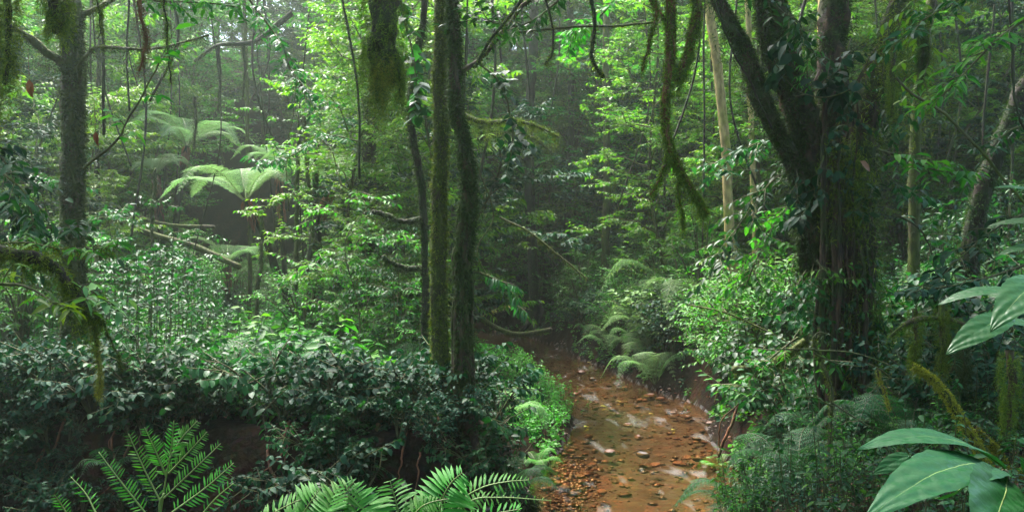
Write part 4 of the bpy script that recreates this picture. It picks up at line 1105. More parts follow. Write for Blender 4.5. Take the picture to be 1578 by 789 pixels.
# ---- vines
def vine(label, pts, Y_, r, mat='stem', seed=0, moss=0, name='vine', mm='moss', n=30):
    rg = np.random.default_rng(seed + 1200)
    P3 = [at(*p) if len(p) == 3 else at(p[0], p[1], Y_) for p in pts]
    Q = wander(rg, np.array(P3), n, .004)
    g = G(); g.tube(Q, r, 6, .08, seed)
    if not moss: return tag(obj(name, g.mesh(name, M[mat], True)), label, 'vine')
    gm = mossy(rg, Q, r, moss, .03, 3, .025, .2)
    return inst(name, [('stem', g.mesh('stem', M[mat], True)), ('moss', gm.mesh('moss', M[mm]))], (0, 0, 0), 0, 1, label, 'vine')
VN = [('smooth dark vine crossing diagonally in front of the right-hand forest', [(1380, 120), (1400, 145), (1450, 175), (1500, 225), (1555, 290), (1610, 350)], 7, .012, 'stem', 0),
      ('thin diagonal vine from top centre down to the gnarled trunk', [(830, -30), (790, 20), (755, 60), (730, 105)], 9.5, .018, 'bark_dark', 300),
      ('thin vine looping at the top beside the hanging bough', [(825, -40), (850, 40), (848, 85), (840, 100)], 9, .012, 'bark_dark', 150),
      ('hanging vine left of the hanging bough, swollen with moss', [(905, -40), (918, 40), (915, 90), (930, 120)], 9, .02, 'bark_dark', 300),
      ('straight thin liana hanging left of the massive tree', [(1090, -40), (1120, 60), (1160, 140), (1190, 200)], 9, .009, 'bark_dark', 0),
      ('thin curved vine draped across the massive tree\'s gap', [(1195, 100), (1230, 140), (1275, 150), (1330, 130)], 8.9, .006, 'stem', 0),
      ('right-edge liana hanging past the leaning trunk', [(1555, -30), (1560, 80), (1562, 160), (1578, 200)], 7, .010, 'bark_dark', 0),
      ('long pale horizontal twig across the top right of centre', [(800, 50), (880, 42), (950, 40), (1010, 35)], 10, .014, 'stem', 200),
            ('sloping mossy log hanging through the glade below the tree ferns', [(150, 325), (230, 360), (300, 380), (370, 412)], 22, .08, 'bark_moss', 900),
      ('second thin sloping branch below the glade', [(100, 280), (180, 320), (250, 345), (330, 350)], 24, .05, 'bark_moss', 500),
      ('thin arching green stem over the stream bend', [(770, 335), (820, 360), (870, 400), (905, 430)], 14, .014, 'stem', 200),
      ('arching yellow twig above the right bank ferns', [(1060, 470), (1110, 480), (1160, 500), (1230, 535)], 12, .012, 'stem', 200),
      ('thick mossy root slanting to the ground at the right bank', [(1240, 525), (1205, 550), (1180, 565), (1130, 570)], 10.8, .05, 'bark_moss', 700),
      ('bowed vine hanging between the central trunks and the forest', [(735, 250), (760, 330), (735, 390), (760, 440)], 11, .008, 'stem', 0)]
for k, (lb, pts, Y_, r, mt, mo) in enumerate(VN): vine(lb, pts, Y_, r, mt, k, mo)
rgv = np.random.default_rng(77)
for k in range(60):
    px = rgv.uniform(20, 1560); d = rgv.uniform(13, 30); y0_ = rgv.uniform(-60, 20); y1_ = rgv.uniform(150, 430)
    bot = 'ending high up' if y1_ < 220 else 'ending at mid height' if y1_ < 330 else 'trailing low'
    vine(f'thin liana {zone(px)}, {depthword(d)}, {bot}', [(px, y0_), (px + rgv.normal() * 12, (y0_ + y1_) / 2), (px + rgv.normal() * 25, y1_)], d, rgv.uniform(.012, .03), 'bark_dark', 100 + k, int(rgv.integers(0, 3)) * 250, 'liana', 'moss_dark', 18)

# ---- tree ferns
def tree_fern(label, px, py, d, L, tilt, seed, foot=None, n=9, tr=.075):
    c = at(px, py, d)
    fr = fern_rosette(seed, n, L, .40, 24, L * .30, 10, L * .05, pdroop=.10, rad=.016, lw=.16)
    fx = foot[0] if foot else px + 6
    b = at(fx, 0, d + .1); b[2] = h1(b[0], b[1]) - .15
    mid = at(*foot[1], d) if foot else (b + c) / 2 + [.05, 0, 0]
    rg = np.random.default_rng(seed)
    Q = wander(rg, np.array([b, mid, c]), 24, .006) - c
    g = G(); g.tube(Q, tr * np.linspace(1.4, .8, 24), 9, .15, seed, 4)
    gs = G(); A, o = surf_pts(rg, Q[-8:], tr, 120); gs.leaves(A, o * .5 - UP, o, .25, L2N, .5)
    parts = [('trunk', g.mesh('trunk', M['bark_dark'], True), [('dead_skirt', gs.mesh('dead_skirt', M['leaf_dead']))])]
    parts += [('frond', a.mesh('frond', M['tree_fern']), [('stalk', b_.mesh('stalk', M['rachis'], True))]) for a, b_ in fr]
    return inst('tree_fern', parts, tuple(c), 0, 1, label, 'tree fern', tilt=tilt)
tree_fern('largest tree fern, with a dark leaning trunk and broad pale fronds in the glade', 378, 308, 20, 1.8, (.1, -.12), 1, foot=(436, (402, 380)))
tree_fern('pale tree fern farthest back in the bright upper glade', 288, 225, 27, 1.9, (.1, .15), 2, foot=(286, (285, 280)))
tree_fern('tree fern with wide flat fronds behind the three thin stems', 512, 283, 22, 1.9, (.05, .1), 3, foot=(490, (488, 380)))
tree_fern('small bright tree fern left of the largest one', 240, 268, 26, 1.1, (.1, 0), 4)
tree_fern('low spreading tree fern beneath the largest one', 350, 405, 25, 1.3, (.1, .1), 5)
tree_fern('tree fern just behind and right of the largest one\'s crown', 428, 258, 26, 1.3, (.1, 0), 6)

# ---- ferns on banks
fernA = fern_parts(71, 9, 1.2, .65, 20, .34, 9, .06, mat='tree_fern', lw=.17)
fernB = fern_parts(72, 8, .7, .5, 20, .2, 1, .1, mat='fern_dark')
fernC = fern_parts(73, 8, .55, .5, 18, .17, 7, .035, mat='fern')
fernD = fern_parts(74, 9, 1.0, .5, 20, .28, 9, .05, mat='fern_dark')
FN = [(1045, 440, 23, 1.8, 0, 'large arching pale fern high on the right bank'), (1000, 490, 21.5, 1.3, 0, 'arching fern just below the large pale one on the right bank'), (1085, 470, 21, 1.5, 0, 'right-hand fern beside the large pale one on the right bank'),
      (1010, 530, 20, 1.0, 0, 'low fern close to the stream on the right bank'), (940, 520, 24, .9, 0, 'fern overhanging the far right edge of the stream'),
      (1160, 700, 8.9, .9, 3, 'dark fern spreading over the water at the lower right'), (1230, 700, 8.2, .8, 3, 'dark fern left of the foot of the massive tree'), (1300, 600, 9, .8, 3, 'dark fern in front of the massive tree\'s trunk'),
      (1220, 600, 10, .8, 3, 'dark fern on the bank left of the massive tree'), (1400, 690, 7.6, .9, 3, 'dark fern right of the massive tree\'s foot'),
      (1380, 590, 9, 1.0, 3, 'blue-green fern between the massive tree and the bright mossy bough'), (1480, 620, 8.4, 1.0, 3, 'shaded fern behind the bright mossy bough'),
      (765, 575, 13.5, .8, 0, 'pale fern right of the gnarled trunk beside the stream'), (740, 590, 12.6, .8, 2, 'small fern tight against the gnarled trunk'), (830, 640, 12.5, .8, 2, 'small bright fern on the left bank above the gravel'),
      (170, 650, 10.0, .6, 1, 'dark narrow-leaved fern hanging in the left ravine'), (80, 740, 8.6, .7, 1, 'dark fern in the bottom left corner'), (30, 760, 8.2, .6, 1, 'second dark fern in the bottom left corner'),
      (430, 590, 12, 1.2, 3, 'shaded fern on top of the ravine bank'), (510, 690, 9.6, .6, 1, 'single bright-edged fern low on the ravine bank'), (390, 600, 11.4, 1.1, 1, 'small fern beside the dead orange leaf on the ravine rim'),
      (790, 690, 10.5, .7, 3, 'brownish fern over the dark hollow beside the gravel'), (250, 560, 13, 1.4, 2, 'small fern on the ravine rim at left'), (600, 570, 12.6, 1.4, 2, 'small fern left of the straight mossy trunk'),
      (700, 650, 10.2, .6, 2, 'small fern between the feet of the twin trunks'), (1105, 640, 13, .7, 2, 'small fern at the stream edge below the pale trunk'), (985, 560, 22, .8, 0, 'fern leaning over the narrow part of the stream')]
for k, (px, py, d, s_, kd, lb) in enumerate(FN):
    b = at(px, py, d); z = h1(b[0], b[1])
    inst('fern', [fernA, fernB, fernC, fernD][kd], (b[0], d, z - .02 if kd != 1 else min(max(z, b[2]), z + .3)), k * 1.7, s_, lb, 'fern', None, tilt=(.15, 0))

# broad-leaved pale shrubs on the right bank and fixed shrubs along the banks
HS = [(950, 440, 21, 5, 1.2, 'pale large-leaved shrub left of the large fern on the right bank'), (985, 425, 20.5, 5, 1.0, 'second pale large-leaved shrub behind the large bank fern'), (1120, 520, 16, 5, .7, 'pale large-leaved shrub at the foot of the pale yellow trunk'),
      (1060, 520, 17, 0, 1.2, 'yellowish-green bush on the right bank beside the stream'), (1110, 560, 14, 0, 1.1, 'glossy bush above the stream at right'), (930, 560, 22, 0, 1.0, 'rounded bush drooping to the stream on the right bank'),
      (900, 540, 24, 3, 1.1, 'fine-leaved bush overhanging the stream bend'), (970, 560, 20, 2, 1.3, 'blue-green bush touching the water on the right bank'), (1030, 560, 17, 3, 1.1, 'fine bush right above the riffle'),
      (1150, 610, 12, 1, 1.2, 'dark bush on the bank beside the stream at right'), (1190, 650, 10.2, 1, 1.0, 'dark bush left of the massive tree\'s roots'), (870, 500, 28, 4, 1.2, 'tall bush on the bank where the stream bends'),
      (1140, 480, 15, 0, 1.3, 'sunlit bush behind the dense glossy branch'), (1200, 500, 14, 0, 1.3, 'bright bush between the pale trunk and the massive tree'), (1080, 440, 21, 4, 1.3, 'tall bush behind the large pale fern'),
      (762, 470, 36, 0, 2.2, 'large pale-lit bush right behind the stream bend'), (830, 460, 35, 4, 2.0, 'tall bush standing straight beyond the stream bend'), (885, 450, 33, 0, 1.9, 'large bush right of the stream bend'), (700, 470, 36, 4, 2.2, 'tall bush seen between the twin trunks and the bend'),
      (940, 430, 30, 5, 2.0, 'large pale-leaved bush high behind the stream bend'), (860, 420, 38, 3, 2.4, 'big fine-leaved bush on the rise beyond the bend'), (790, 420, 40, 0, 2.6, 'big glossy bush on the rise beyond the bend'),
      (1390, 560, 10, 1, 1.4, 'dark bush right behind the massive tree\'s trunk'), (1470, 560, 10, 2, 1.5, 'blue-green bush behind the moss curtains'), (1540, 520, 9.5, 1, 1.4, 'dark bush under the leaning trunk'), (1550, 640, 7.6, 2, 1.1, 'blue-green bush behind the large wet leaves'),
      (1440, 660, 8, 2, 1.0, 'low blue-green bush beneath the bright mossy bough'), (600, 560, 12, 2, .7, 'blue-green bush left of the straight mossy trunk'), (640, 610, 10.4, 2, .7, 'broad grey-green leaves at the foot of the straight mossy trunk'),
      (700, 600, 9.9, 2, .6, 'grey-leaved bush in front of the twin trunks'), (560, 620, 10.6, 1, .6, 'dark bush on the ravine rim near centre'), (480, 600, 11.4, 2, .6, 'blue-green bush on the ravine rim')]
for k, (px, py, d, kd, s_, lb) in enumerate(HS):
    b = at(px, py, d)
    for _ in range(30):
        if streamdist([b[0]], [d])[0][0] > .55: break
        b[0] += .1 if px > 800 else -.1
    inst('bush', BUSHES[kd][1], (b[0], d, h1(b[0], d)), k * 2.1, s_, lb, 'bush')

# herbs hanging over the ravine rim and its face
rh = np.random.default_rng(55)
cnt = 0
for k in range(2000):
    if cnt >= 150: break
    x = rh.uniform(-8.5, .6); y = rh.uniform(8.2, 12.4)
    u, s = streamdist([x], [y])
    pq = 789 + 1367 * x / y
    if pq > 770 or (630 < pq < 770 and rh.uniform() < .7) or (230 < pq < 470 and u[0] < .85 and rh.uniform() < .65): continue
    if s[0] < 0 or u[0] < .1 or (abs(789 + 1367 * x / y - 350) < 100 or abs(789 + 1367 * x / y - 150) < 60) and u[0] < .8 and rh.uniform() < .6: continue
    z = h1(x, y)
    rim = u[0] > .7
    if fnoise(np.array([x * 1.4]), np.array([y * 1.4]), 33)[0] < 0: continue
    if rim and (u[0] > 2.2 or rh.uniform() < .72): continue
    cnt += 1
    px = 789 + 1367 * x / y
    where = ['in the left corner of the ravine', 'below the long moss tail', 'behind the left foreground fern', 'between the two foreground ferns', 'left of the straight mossy trunk', 'at the feet of the twin trunks', 'on the bank beside the gravel'][int(np.clip((px + 0) / 125, 0, 6))]
    sc = rh.uniform(.4, 1.0) if rh.uniform() < .75 else rh.uniform(1.1, 1.7); inst('leafy_herb', HERBS[k % 3], (x, y, z), rh.uniform(0, 6.28), sc, f"{'small' if sc < .75 else 'large' if sc > .92 else 'middling'} {['blue-green', 'blue-green', 'dark green'][k % 3]} broad-leaved herb {'on the ravine rim' if rim else 'on the ravine face'} {where}", 'herb', f"herbs {where}", tilt=(.5 if not rim else .25, 0))

for k in range(95):
    for _ in range(50):
        x = rh.uniform(1.5, 6.2); y = rh.uniform(4.6, 12.5)
        u, s = streamdist([x], [y])
        if s[0] < 0 and .15 < u[0] and abs(x / y) < .62 and (x - 3.6) ** 2 + (y - 9.6) ** 2 > .3: break
    sc = rh.uniform(.35, .75); kk = int(rh.integers(0, 3))
    inst('tall_herb', SHERB[kk][1], (x, y, h1(x, y)), rh.uniform(0, 6.28), sc, f"{'small' if sc < .55 else 'bigger'} {SHERB[kk][0]} on the shaded right bank {'beside the lower stream' if x / y < .3 else 'before the massive tree' if x / y < .42 else 'under the bright mossy bough'}", 'herb', 'herbs on the shaded right bank')
for k in range(70):
    for _ in range(60):
        y = rh.uniform(11.2, 22); x = rh.uniform(-1.6, 2)
        u, s = streamdist([x], [y])
        if s[0] > 0 and (.15 if y > 14 else .55) < u[0] < 3.2 and 789 + 1367 * x / y > 735: break
    sc = rh.uniform(.45, 1.0)
    inst('low_herb', PATCH, (x, y, h1(x, y)), rh.uniform(0, 6.28), sc, f"{'small' if sc < .65 else 'large' if sc > .85 else 'mid-sized'} fresh green herb on the left bank {'close to the gravel' if y < 14 else 'half way along the stream' if y < 18 else 'towards the stream bend'}", 'herb', 'fresh green herbs on the left bank')
RBK = [('dark broad-leaved bush', BUSHES[1][1], 'bush'), ('fine-leaved bush', BUSHES[3][1], 'bush'), ('blue-green bush', BUSHES[2][1], 'bush'), ('pale large-leaved bush', BUSHES[5][1], 'bush'), ('pale arching fern', fernA, 'fern'), ('green fern', fernC, 'fern')]
for k in range(74):
    for _ in range(60):
        y = rh.uniform(13.5, 31); x = rh.uniform(0, 9)
        u, s = streamdist([x], [y])
        if s[0] < 0 and .45 < u[0] < 4.5 and rh.uniform() < 1.3 - .25 * u[0]: break
    px = 789 + 1367 * x / y; kk = int(rh.choice(6, p=[.22, .2, .16, .10, .18, .14])); kk = 5 if kk == 4 and u[0] < 1.6 else kk; sc = rh.uniform(.6, 1.3)
    inst(RBK[kk][2], RBK[kk][1], (x, y, h1(x, y)), rh.uniform(0, 6.28), sc * (.8 if u[0] < .9 else 1), f"{'small' if sc < .8 else 'large' if sc > 1.1 else 'mid-sized'} {RBK[kk][0]} {'at the water' if u[0] < 1.3 else 'on the slope' if u[0] < 2.6 else 'on top'} of the right bank, {zone(px)}", RBK[kk][2], 'plants of the right bank')
BIGH = ('large-leaved plant', sherb_parts(91, 'leaf_mid', .9, .2)); YELH = ('yellowing herb', sherb_parts(92, 'leaf_yellow', .7, .07))
MIX = [(BIGH[0], BIGH[1], 'plant'), ('feathery dark fern', fernD, 'fern'), ('green fern', fernC, 'fern'), ('leafy sapling bush', BUSHES[4][1], 'bush'), (YELH[0], YELH[1], 'herb'), ('young leafy tree', sap[0], 'tree'), ('young dark-leaved tree', sap[1], 'tree')]
for k in range(84):
    for _ in range(60):
        y = rh.uniform(11, 21); x = rh.uniform(-.58, -.04) * y; u, s = streamdist([x], [y])
        if u[0] > .9 and not 630 < 789 + 1367 * x / y < 760 and (y > 13 or (k % 7 < 4 and y < 12.4)): break
    kk = int(rh.choice(7, p=[.2, .16, .16, .12, .04, .18, .14])) if y > 13.5 else int(rh.choice([0, 1, 2])); px = 789 + 1367 * x / y
    kk = kk % 3 if 190 < px < 540 and kk in (3, 5, 6) else kk
    sc = rh.uniform(.7, 1.25) * (.75 if kk > 4 else 1) * (1.35 if y < 13 else 1)
    inst('undergrowth_' + MIX[kk][2], MIX[kk][1], (x, y, h1(x, y)), rh.uniform(0, 6.28), sc, f"{'small' if sc < .85 else 'large' if sc > 1.05 else 'mid-sized'} {MIX[kk][0]} {'just behind the ravine rim' if y < 13.5 else 'in the undergrowth' if y < 17 else 'deeper in the undergrowth'}, {zone(px)}", MIX[kk][2], 'mixed undergrowth left of the stream')
# ---- fallen branch and orange fern frond at the stream bend
vine('fallen mossy branch reaching over the water at the stream bend', [(735, 485, 25), (765, 505, 25), (800, 515, 25), (850, 508, 25)], 25, .07, 'bark_moss', 60, 900, 'fallen_branch')
g, gr = G(), G(); frond(g, gr, ats((735, 492, 22), (760, 478, 22), (790, 470, 22), (820, 478, 22)), 16, .28, 1, .1, lw=.3, rad=.012)
inst('dead_frond', [('frond', g.mesh('frond', M['leaf_yellow'])), ('stalk', gr.mesh('stalk', M['rachis'], True))], (0, 0, 0), 0, 1, 'yellowing fern frond arching over the stream bend', 'fern')
vine('leaning dead grey stick standing at the right edge of the stream', [(1106, 705, 11.6), (1118, 670, 11.6), (1130, 640, 11.7), (1142, 605, 11.8)], 11.6, .022, 'bark_red', 61, 0, 'dead_stick')
vine('second thinner dead stick crossing the leaning one', [(1108, 690, 11.5), (1112, 650, 11.5), (1140, 620, 11.6)], 11.6, .01, 'bark_red', 62, 0, 'dead_stick')
vine('mossy root arching out of the ravine bank', [(310, 660, 10.6), (330, 640, 10.5), (360, 633, 10.5), (385, 650, 10.6)], 10.5, .03, 'bark_moss', 63, 0, 'root')
for k in range(16):
    for _ in range(80):
        x = rh.uniform(-5.6, -.8); y = rh.uniform(8.5, 11.5); u, s = streamdist([x], [y])
        if s[0] > 0 and .55 < u[0] < .85: break
    z = h1(x, y); px = 789 + 1367 * x / y; ln = rh.uniform(.4, .9)
    Q = wander(rh, np.array([[x, y + .1, z + .05], [x, y - .12, z - .1], [x + rh.normal() * .1, y - .25, z - ln * .6], [x + rh.normal() * .2, y - .32, max(z - ln, .05)]]), 16, .01)
    g = G(); g.tube(Q, np.linspace(.018, .006, 16) * rh.uniform(.5, 1.4), 5, .2, k)
    tag(obj('root', g.mesh('root', M['bark_red'], True)), f"{'short' if ln < .6 else 'long'} thin root hanging down the dark ravine face {'behind the left foreground fern' if px < 360 else 'between the two foreground ferns' if px < 470 else 'left of the straight mossy trunk'}", 'root', 'roots hanging down the ravine face')
# dark stump by gravel
b = at(803, 700, 9.9); z = h1(b[0], b[1])
g, gm = G(), G(); Q = np.array([[b[0], b[1], z - .1], [b[0], b[1], z + .2], [b[0] + .02, b[1], z + .42]])
g.tube(spline(Q, 10), np.linspace(.14, .12, 10), 12, .2, 4); mossy(rh, spline(Q, 10), .14, 900, .07, 3, .04, .2, g=gm)
inst('mossy_stump', [('trunk', g.mesh('stump', M['bark_dark'], True)), ('moss', gm.mesh('moss', M['moss_dark']))], (0, 0, 0), 0, 1, 'dark shaggy mossy stump at the corner of the left bank', 'stump')
# bare branching shrub in front of the massive tree
BY = 7.0
g = G(); rg = np.random.default_rng(88)
ms = ats((1255, 840, BY), (1272, 760, BY), (1280, 680, BY), (1283, 610, BY), (1268, 560, BY), (1252, 520, BY)); ms[0, 2] = h1(ms[0, 0], BY) - .1
Q = wander(rg, ms, 30, .004); g.tube(Q, np.linspace(.022, .008, 30), 7, .15, 3)
for pts in ([(1281, 620), (1310, 640), (1345, 660)], [(1282, 625), (1255, 612), (1235, 612)], [(1252, 522), (1262, 512), (1280, 517)], [(1255, 540), (1320, 545), (1400, 575)],
            [(1255, 538), (1210, 538), (1180, 540)], [(1255, 545), (1290, 560), (1330, 565)], [(1283, 660), (1310, 650), (1340, 648)]):
    g.tube(wander(rg, np.array([at(a, b_, BY - .05) for a, b_ in pts]), 12, .003), np.linspace(.009, .003, 12), 5)
gm = mossy(rg, Q, .02, 700, .022, 2, .02, .2)
inst('bare_shrub', [('stems', g.mesh('stems', M['stem'], True)), ('moss', gm.mesh('moss', M['moss']))], (0, 0, 0), 0, 1, 'nearly leafless branching shrub with thin mossy twigs, in front of the massive tree', 'shrub')

# ---- foreground ferns
FY = 2.6
g, gr = G(), G(); parts = []
base = np.array([at(246, 800, FY)[0], FY, h1(-1, FY) - .02])
axes = [([(248, 774), (222, 722), (198, 668)], .042), ([(256, 734), (240, 695), (223, 658)], .038), ([(223, 789), (185, 740), (152, 696)], .04), ([(262, 705), (280, 675), (304, 648)], .036),
        ([(260, 729), (292, 695), (319, 665)], .038), ([(253, 767), (300, 722), (340, 683)], .04), ([(265, 789), (318, 750), (360, 713)], .04), ([(246, 800), (256, 735), (264, 690), (268, 648)], .034),
        ([(314, 789), (335, 765), (360, 744)], .038), ([(147, 789), (132, 760), (109, 734)], .034), ([(105, 795), (95, 778), (84, 762)], .03)]
for k, (pts, lf) in enumerate(axes):
    g, gr = G(), G()
    pp = ats(*[(a, b_, FY + .02 * math.sin(k * 2 + i)) for i, (a, b_) in enumerate(pts)])
    A = spline(pp, 24); gr.tube(A, np.linspace(.003, .0012, 24), 5)
    npn = int(8 + 11 * (k not in (8, 9, 10)))
    s_ = np.linspace(.5 if k == 7 else .08, .98, npn) * 23; i = np.minimum(s_.astype(int), 22)
    T = nrm(A[i + 1] - A[i]); F3 = nrm(np.array([0, -1.0, .5])); S = nrm(np.cross(T, F3)); t = np.linspace(0, 1, npn)
    sz = lf * (1 - .55 * t ** 2) * np.minimum(1, .7 + t)
    for sg in (1, -1):
        D = nrm(S * sg * .9 + T * .45 + UP * .1 + rg.normal(size=T.shape) * .05)
        g.leaves(A[i], D, F3 + rg.normal(size=T.shape) * .25, sz * rg.uniform(.82, 1.1, len(T)) * (rg.uniform(size=len(T)) > .04), tpl6(.17, .18, .02), 1.0)
    parts.append(('pinna', g.mesh('pinna', M['fern']), [('stalk', gr.mesh('stalk', M['rachis'], True))]))
gr = G(); gr.tube(spline([base, (base + at(246, 800, FY)) / 2 + [.03, 0, 0], at(246, 800, FY), at(253, 760, FY)], 16), .004, 7); parts.append(('main_stalk', gr.mesh('main_stalk', M['rachis'], True)))
for a_, b_ in (((223, 789), (246, 830)), ((314, 789), (250, 850)), ((147, 789), (240, 870)), ((105, 795), (235, 880))):
    gr = G(); gr.tube(spline([at(*b_, FY), (at(*b_, FY) + at(*a_, FY)) / 2 - [0, 0, .01], at(*a_, FY)], 8), .003, 5); parts.append(('side_stalk', gr.mesh('side_stalk', M['rachis'], True)))
inst('foreground_fern', parts, (0, 0, 0), 0, 1, 'fresh green fern with fanned sickle-leafed branches, bottom left foreground', 'fern')

F2 = 2.3; parts = []
AX = [([(440, 840), (468, 789), (495, 750)], .10, 12, 1), ([(500, 840), (512, 789), (545, 742)], .10, 13, 1), ([(556, 850), (548, 789), (531, 745)], .10, 13, 1), ([(622, 850), (614, 789), (601, 740)], .09, 12, 1),
      ([(672, 830), (680, 775), (694, 745), (712, 728)], .095, 14, 1), ([(640, 850), (700, 780), (740, 752), (780, 742), (815, 739)], .07, 18, .8), ([(660, 840), (720, 775), (770, 766), (850, 771)], .05, 16, .7),
      ([(380, 850), (410, 800), (450, 775), (470, 768)], .07, 12, .8), ([(590, 850), (640, 790), (660, 775), (690, 768)], .07, 12, .8), ([(690, 850), (740, 800), (790, 786), (800, 786)], .06, 12, .8)]
root = np.array([at(600, 0, F2)[0], F2 - .1, h1(-.3, F2) - .02])
for k, (pts, lf, npn, wv) in enumerate(AX):
    g, gr = G(), G()
    pp = np.vstack([root, (root + at(pts[0][0], pts[0][1], F2)) / 2 + [.0, .02, .12]] + [at(a, b_, F2 + .05 * math.sin(k * 3.1)) for a, b_ in pts])
    A = spline(pp, 60); gr.tube(A, np.linspace(.004, .001, 60), 6)
    st = 59 * 2 / (len(pp) - 1) * .98
    s_ = np.linspace(st, 58.6, npn + 5); i = np.minimum(s_.astype(int), 58); u = (s_ - i)[:, None]
    T = nrm(A[i + 1] - A[i]); F3 = nrm(np.array([.1 * math.sin(k), -.75, .85])); S = nrm(np.cross(T, F3)); t = np.linspace(0, 1, npn + 5)
    sz = lf * np.minimum(1, .75 + t) * (1 - .75 * t ** 3)
    for sg in (1, -1):
        D = nrm(S * sg + T * .4 - UP * .12 + rg.normal(size=T.shape) * .05)
        B0 = A[i] * (1 - u) + A[i + 1] * u
        Tp, Fp = tpl6(.17 * 1.0, .22, .015)
        g.leaves(B0, D, F3 + rg.normal(size=T.shape) * .22, sz * wv * rg.uniform(.82, 1.1, len(T)) * (rg.uniform(size=len(T)) > .03), (Tp, Fp), 1.0)
    parts.append(('frond', g.mesh('frond', M['fern']), [('stalk', gr.mesh('stalk', M['rachis'], True))]))
inst('foreground_fern', parts, (0, 0, 0), 0, 1, 'bright green fern with comb-like arching fronds along the bottom centre edge', 'fern')

# ---- large wet leaves, right foreground
def big_leaf(base, tip, nrmv, width, sag=.12, nv=11, peak=.42, fold=.10, seed=0):
    rg = np.random.default_rng(seed)
    nu, nw = 70, 24
    base, tip = np.array(base, float), np.array(tip, float)
    D = tip - base; Ln = np.linalg.norm(D); D /= Ln
    N_ = nrm(np.asarray(nrmv, float)); B = nrm(np.cross(N_, D)); N_ = np.cross(D, B)
    u = np.linspace(0, 1, nu)[:, None]; v = np.linspace(-1, 1, nw + 1)[None]
    w = width * .5 * np.sin(np.pi * u ** (math.log(.5) / math.log(peak))) ** .75 * (1 - .25 * u ** 6)
    w = w * (1 + .02 * np.sin(u * 60 + seed)); w[-1] *= .1
    z = sag * Ln * (4 * u * (1 - u)) + fold * np.abs(v) * w * 1.5 - .1 * w * v ** 2
    ph = (u * nv - np.abs(v) * w / Ln * nv * 1.1)
    z = z + .010 * width * np.abs(np.sin(np.pi * ph)) ** .6 * (1 - np.abs(v) * .5) + .008 * width * np.sin(v * 9 + u * 23)
    V = base + (u * Ln)[..., None] * D + (v * w)[..., None] * B + z[..., None] * N_
    g = G(); i, j = np.meshgrid(np.arange(nu - 1), np.arange(nw), indexing='ij')
    q = np.stack([i * (nw + 1) + j, i * (nw + 1) + j + 1, (i + 1) * (nw + 1) + j + 1, (i + 1) * (nw + 1) + j], -1).reshape(-1, 4)
    g.add(V.reshape(-1, 3), np.vstack([q[:, [0, 1, 2]], q[:, [0, 2, 3]]]))
    mr = G(); mr.tube(V[:-1, nw // 2] - N_ * .0008, np.linspace(.0022, .0008, nu - 1) * width * 8, 6)
    return g.mesh('blade', M['big_leaf'], True), mr.mesh('midrib', M['rachis'], True)
def leaf_plant(name, label, leaves, stem_pts, Yd, mat='big_leaf', rad=.006):
    parts = []
    for k, (b, t, nv_, w, sg) in enumerate(leaves):
        bl, mr = big_leaf(at(*b), at(*t), nv_, w, sg, seed=k)
        bl.materials[0] = M[mat]
        parts.append(('leaf', bl, [('midrib', mr)]))
    gr = G(); gr.tube(spline([at(*p) for p in stem_pts], 16), rad, 7); parts.append(('stem', gr.mesh('stem', M['stem'], True)))
    return inst(name, parts, (0, 0, 0), 0, 1, label, 'plant')
leaf_plant('broad_leaf_plant', 'close-up plant with huge wet veined leaves in the bottom right corner',
           [((1548, 722, 1.62), (1320, 694, 1.5), (-.1, -.22, 1), .085, .12), ((1545, 728, 1.6), (1330, 805, 1.3), (-.35, -.6, .8), .105, .10), ((1550, 735, 1.55), (1500, 860, 1.2), (.1, -.8, .6), .12, .05),
            ((1505, 722, 1.7), (1440, 768, 1.65), (-.2, -.5, -.6), .04, .1), ((1590, 745, 1.6), (1640, 830, 1.2), (.3, -.8, .6), .14, .05), ((1400, 700, 1.9), (1345, 732, 1.9), (-.3, -.7, .4), .035, .1)],
           [(1640, 1500, 1.9), (1600, 1000, 1.75), (1548, 725, 1.62)], 1.7)
leaf_plant('broad_leaf_plant', 'wet long-leaved shoot entering from the right edge above the corner leaves',
           [((1570, 448, 2.4), (1443, 471, 2.4), (-.1, -.3, 1), .06, .08), ((1612, 435, 2.2), (1526, 512, 2.0), (-.3, -.75, .7), .10, .12), ((1560, 488, 2.3), (1457, 548, 2.2), (-.4, -.75, .6), .075, .10), ((1600, 505, 2.4), (1500, 490, 2.5), (0, -.3, 1), .06, .05),
            ((1590, 470, 2.5), (1520, 455, 2.55), (.1, -.6, .8), .07, .1)],
           [(1900, 1100, 2.5), (1700, 650, 2.45), (1625, 520, 2.4), (1570, 470, 2.4)], 2.4)
leaf_plant('broad_leaf_plant', 'shoot with long upright green leaves at the right edge at mid height',
           [((1620, 310, 4), (1530, 290, 4), (0, -.3, 1), .09, .1), ((1620, 345, 4), (1520, 350, 4.1), (0, -.4, 1), .08, .08), ((1620, 380, 4), (1535, 395, 4), (0, -.3, 1), .08, .08)],
           [(1700, 760, 4), (1640, 500, 4), (1620, 310, 4)], 4, 'big_leaf_dark')

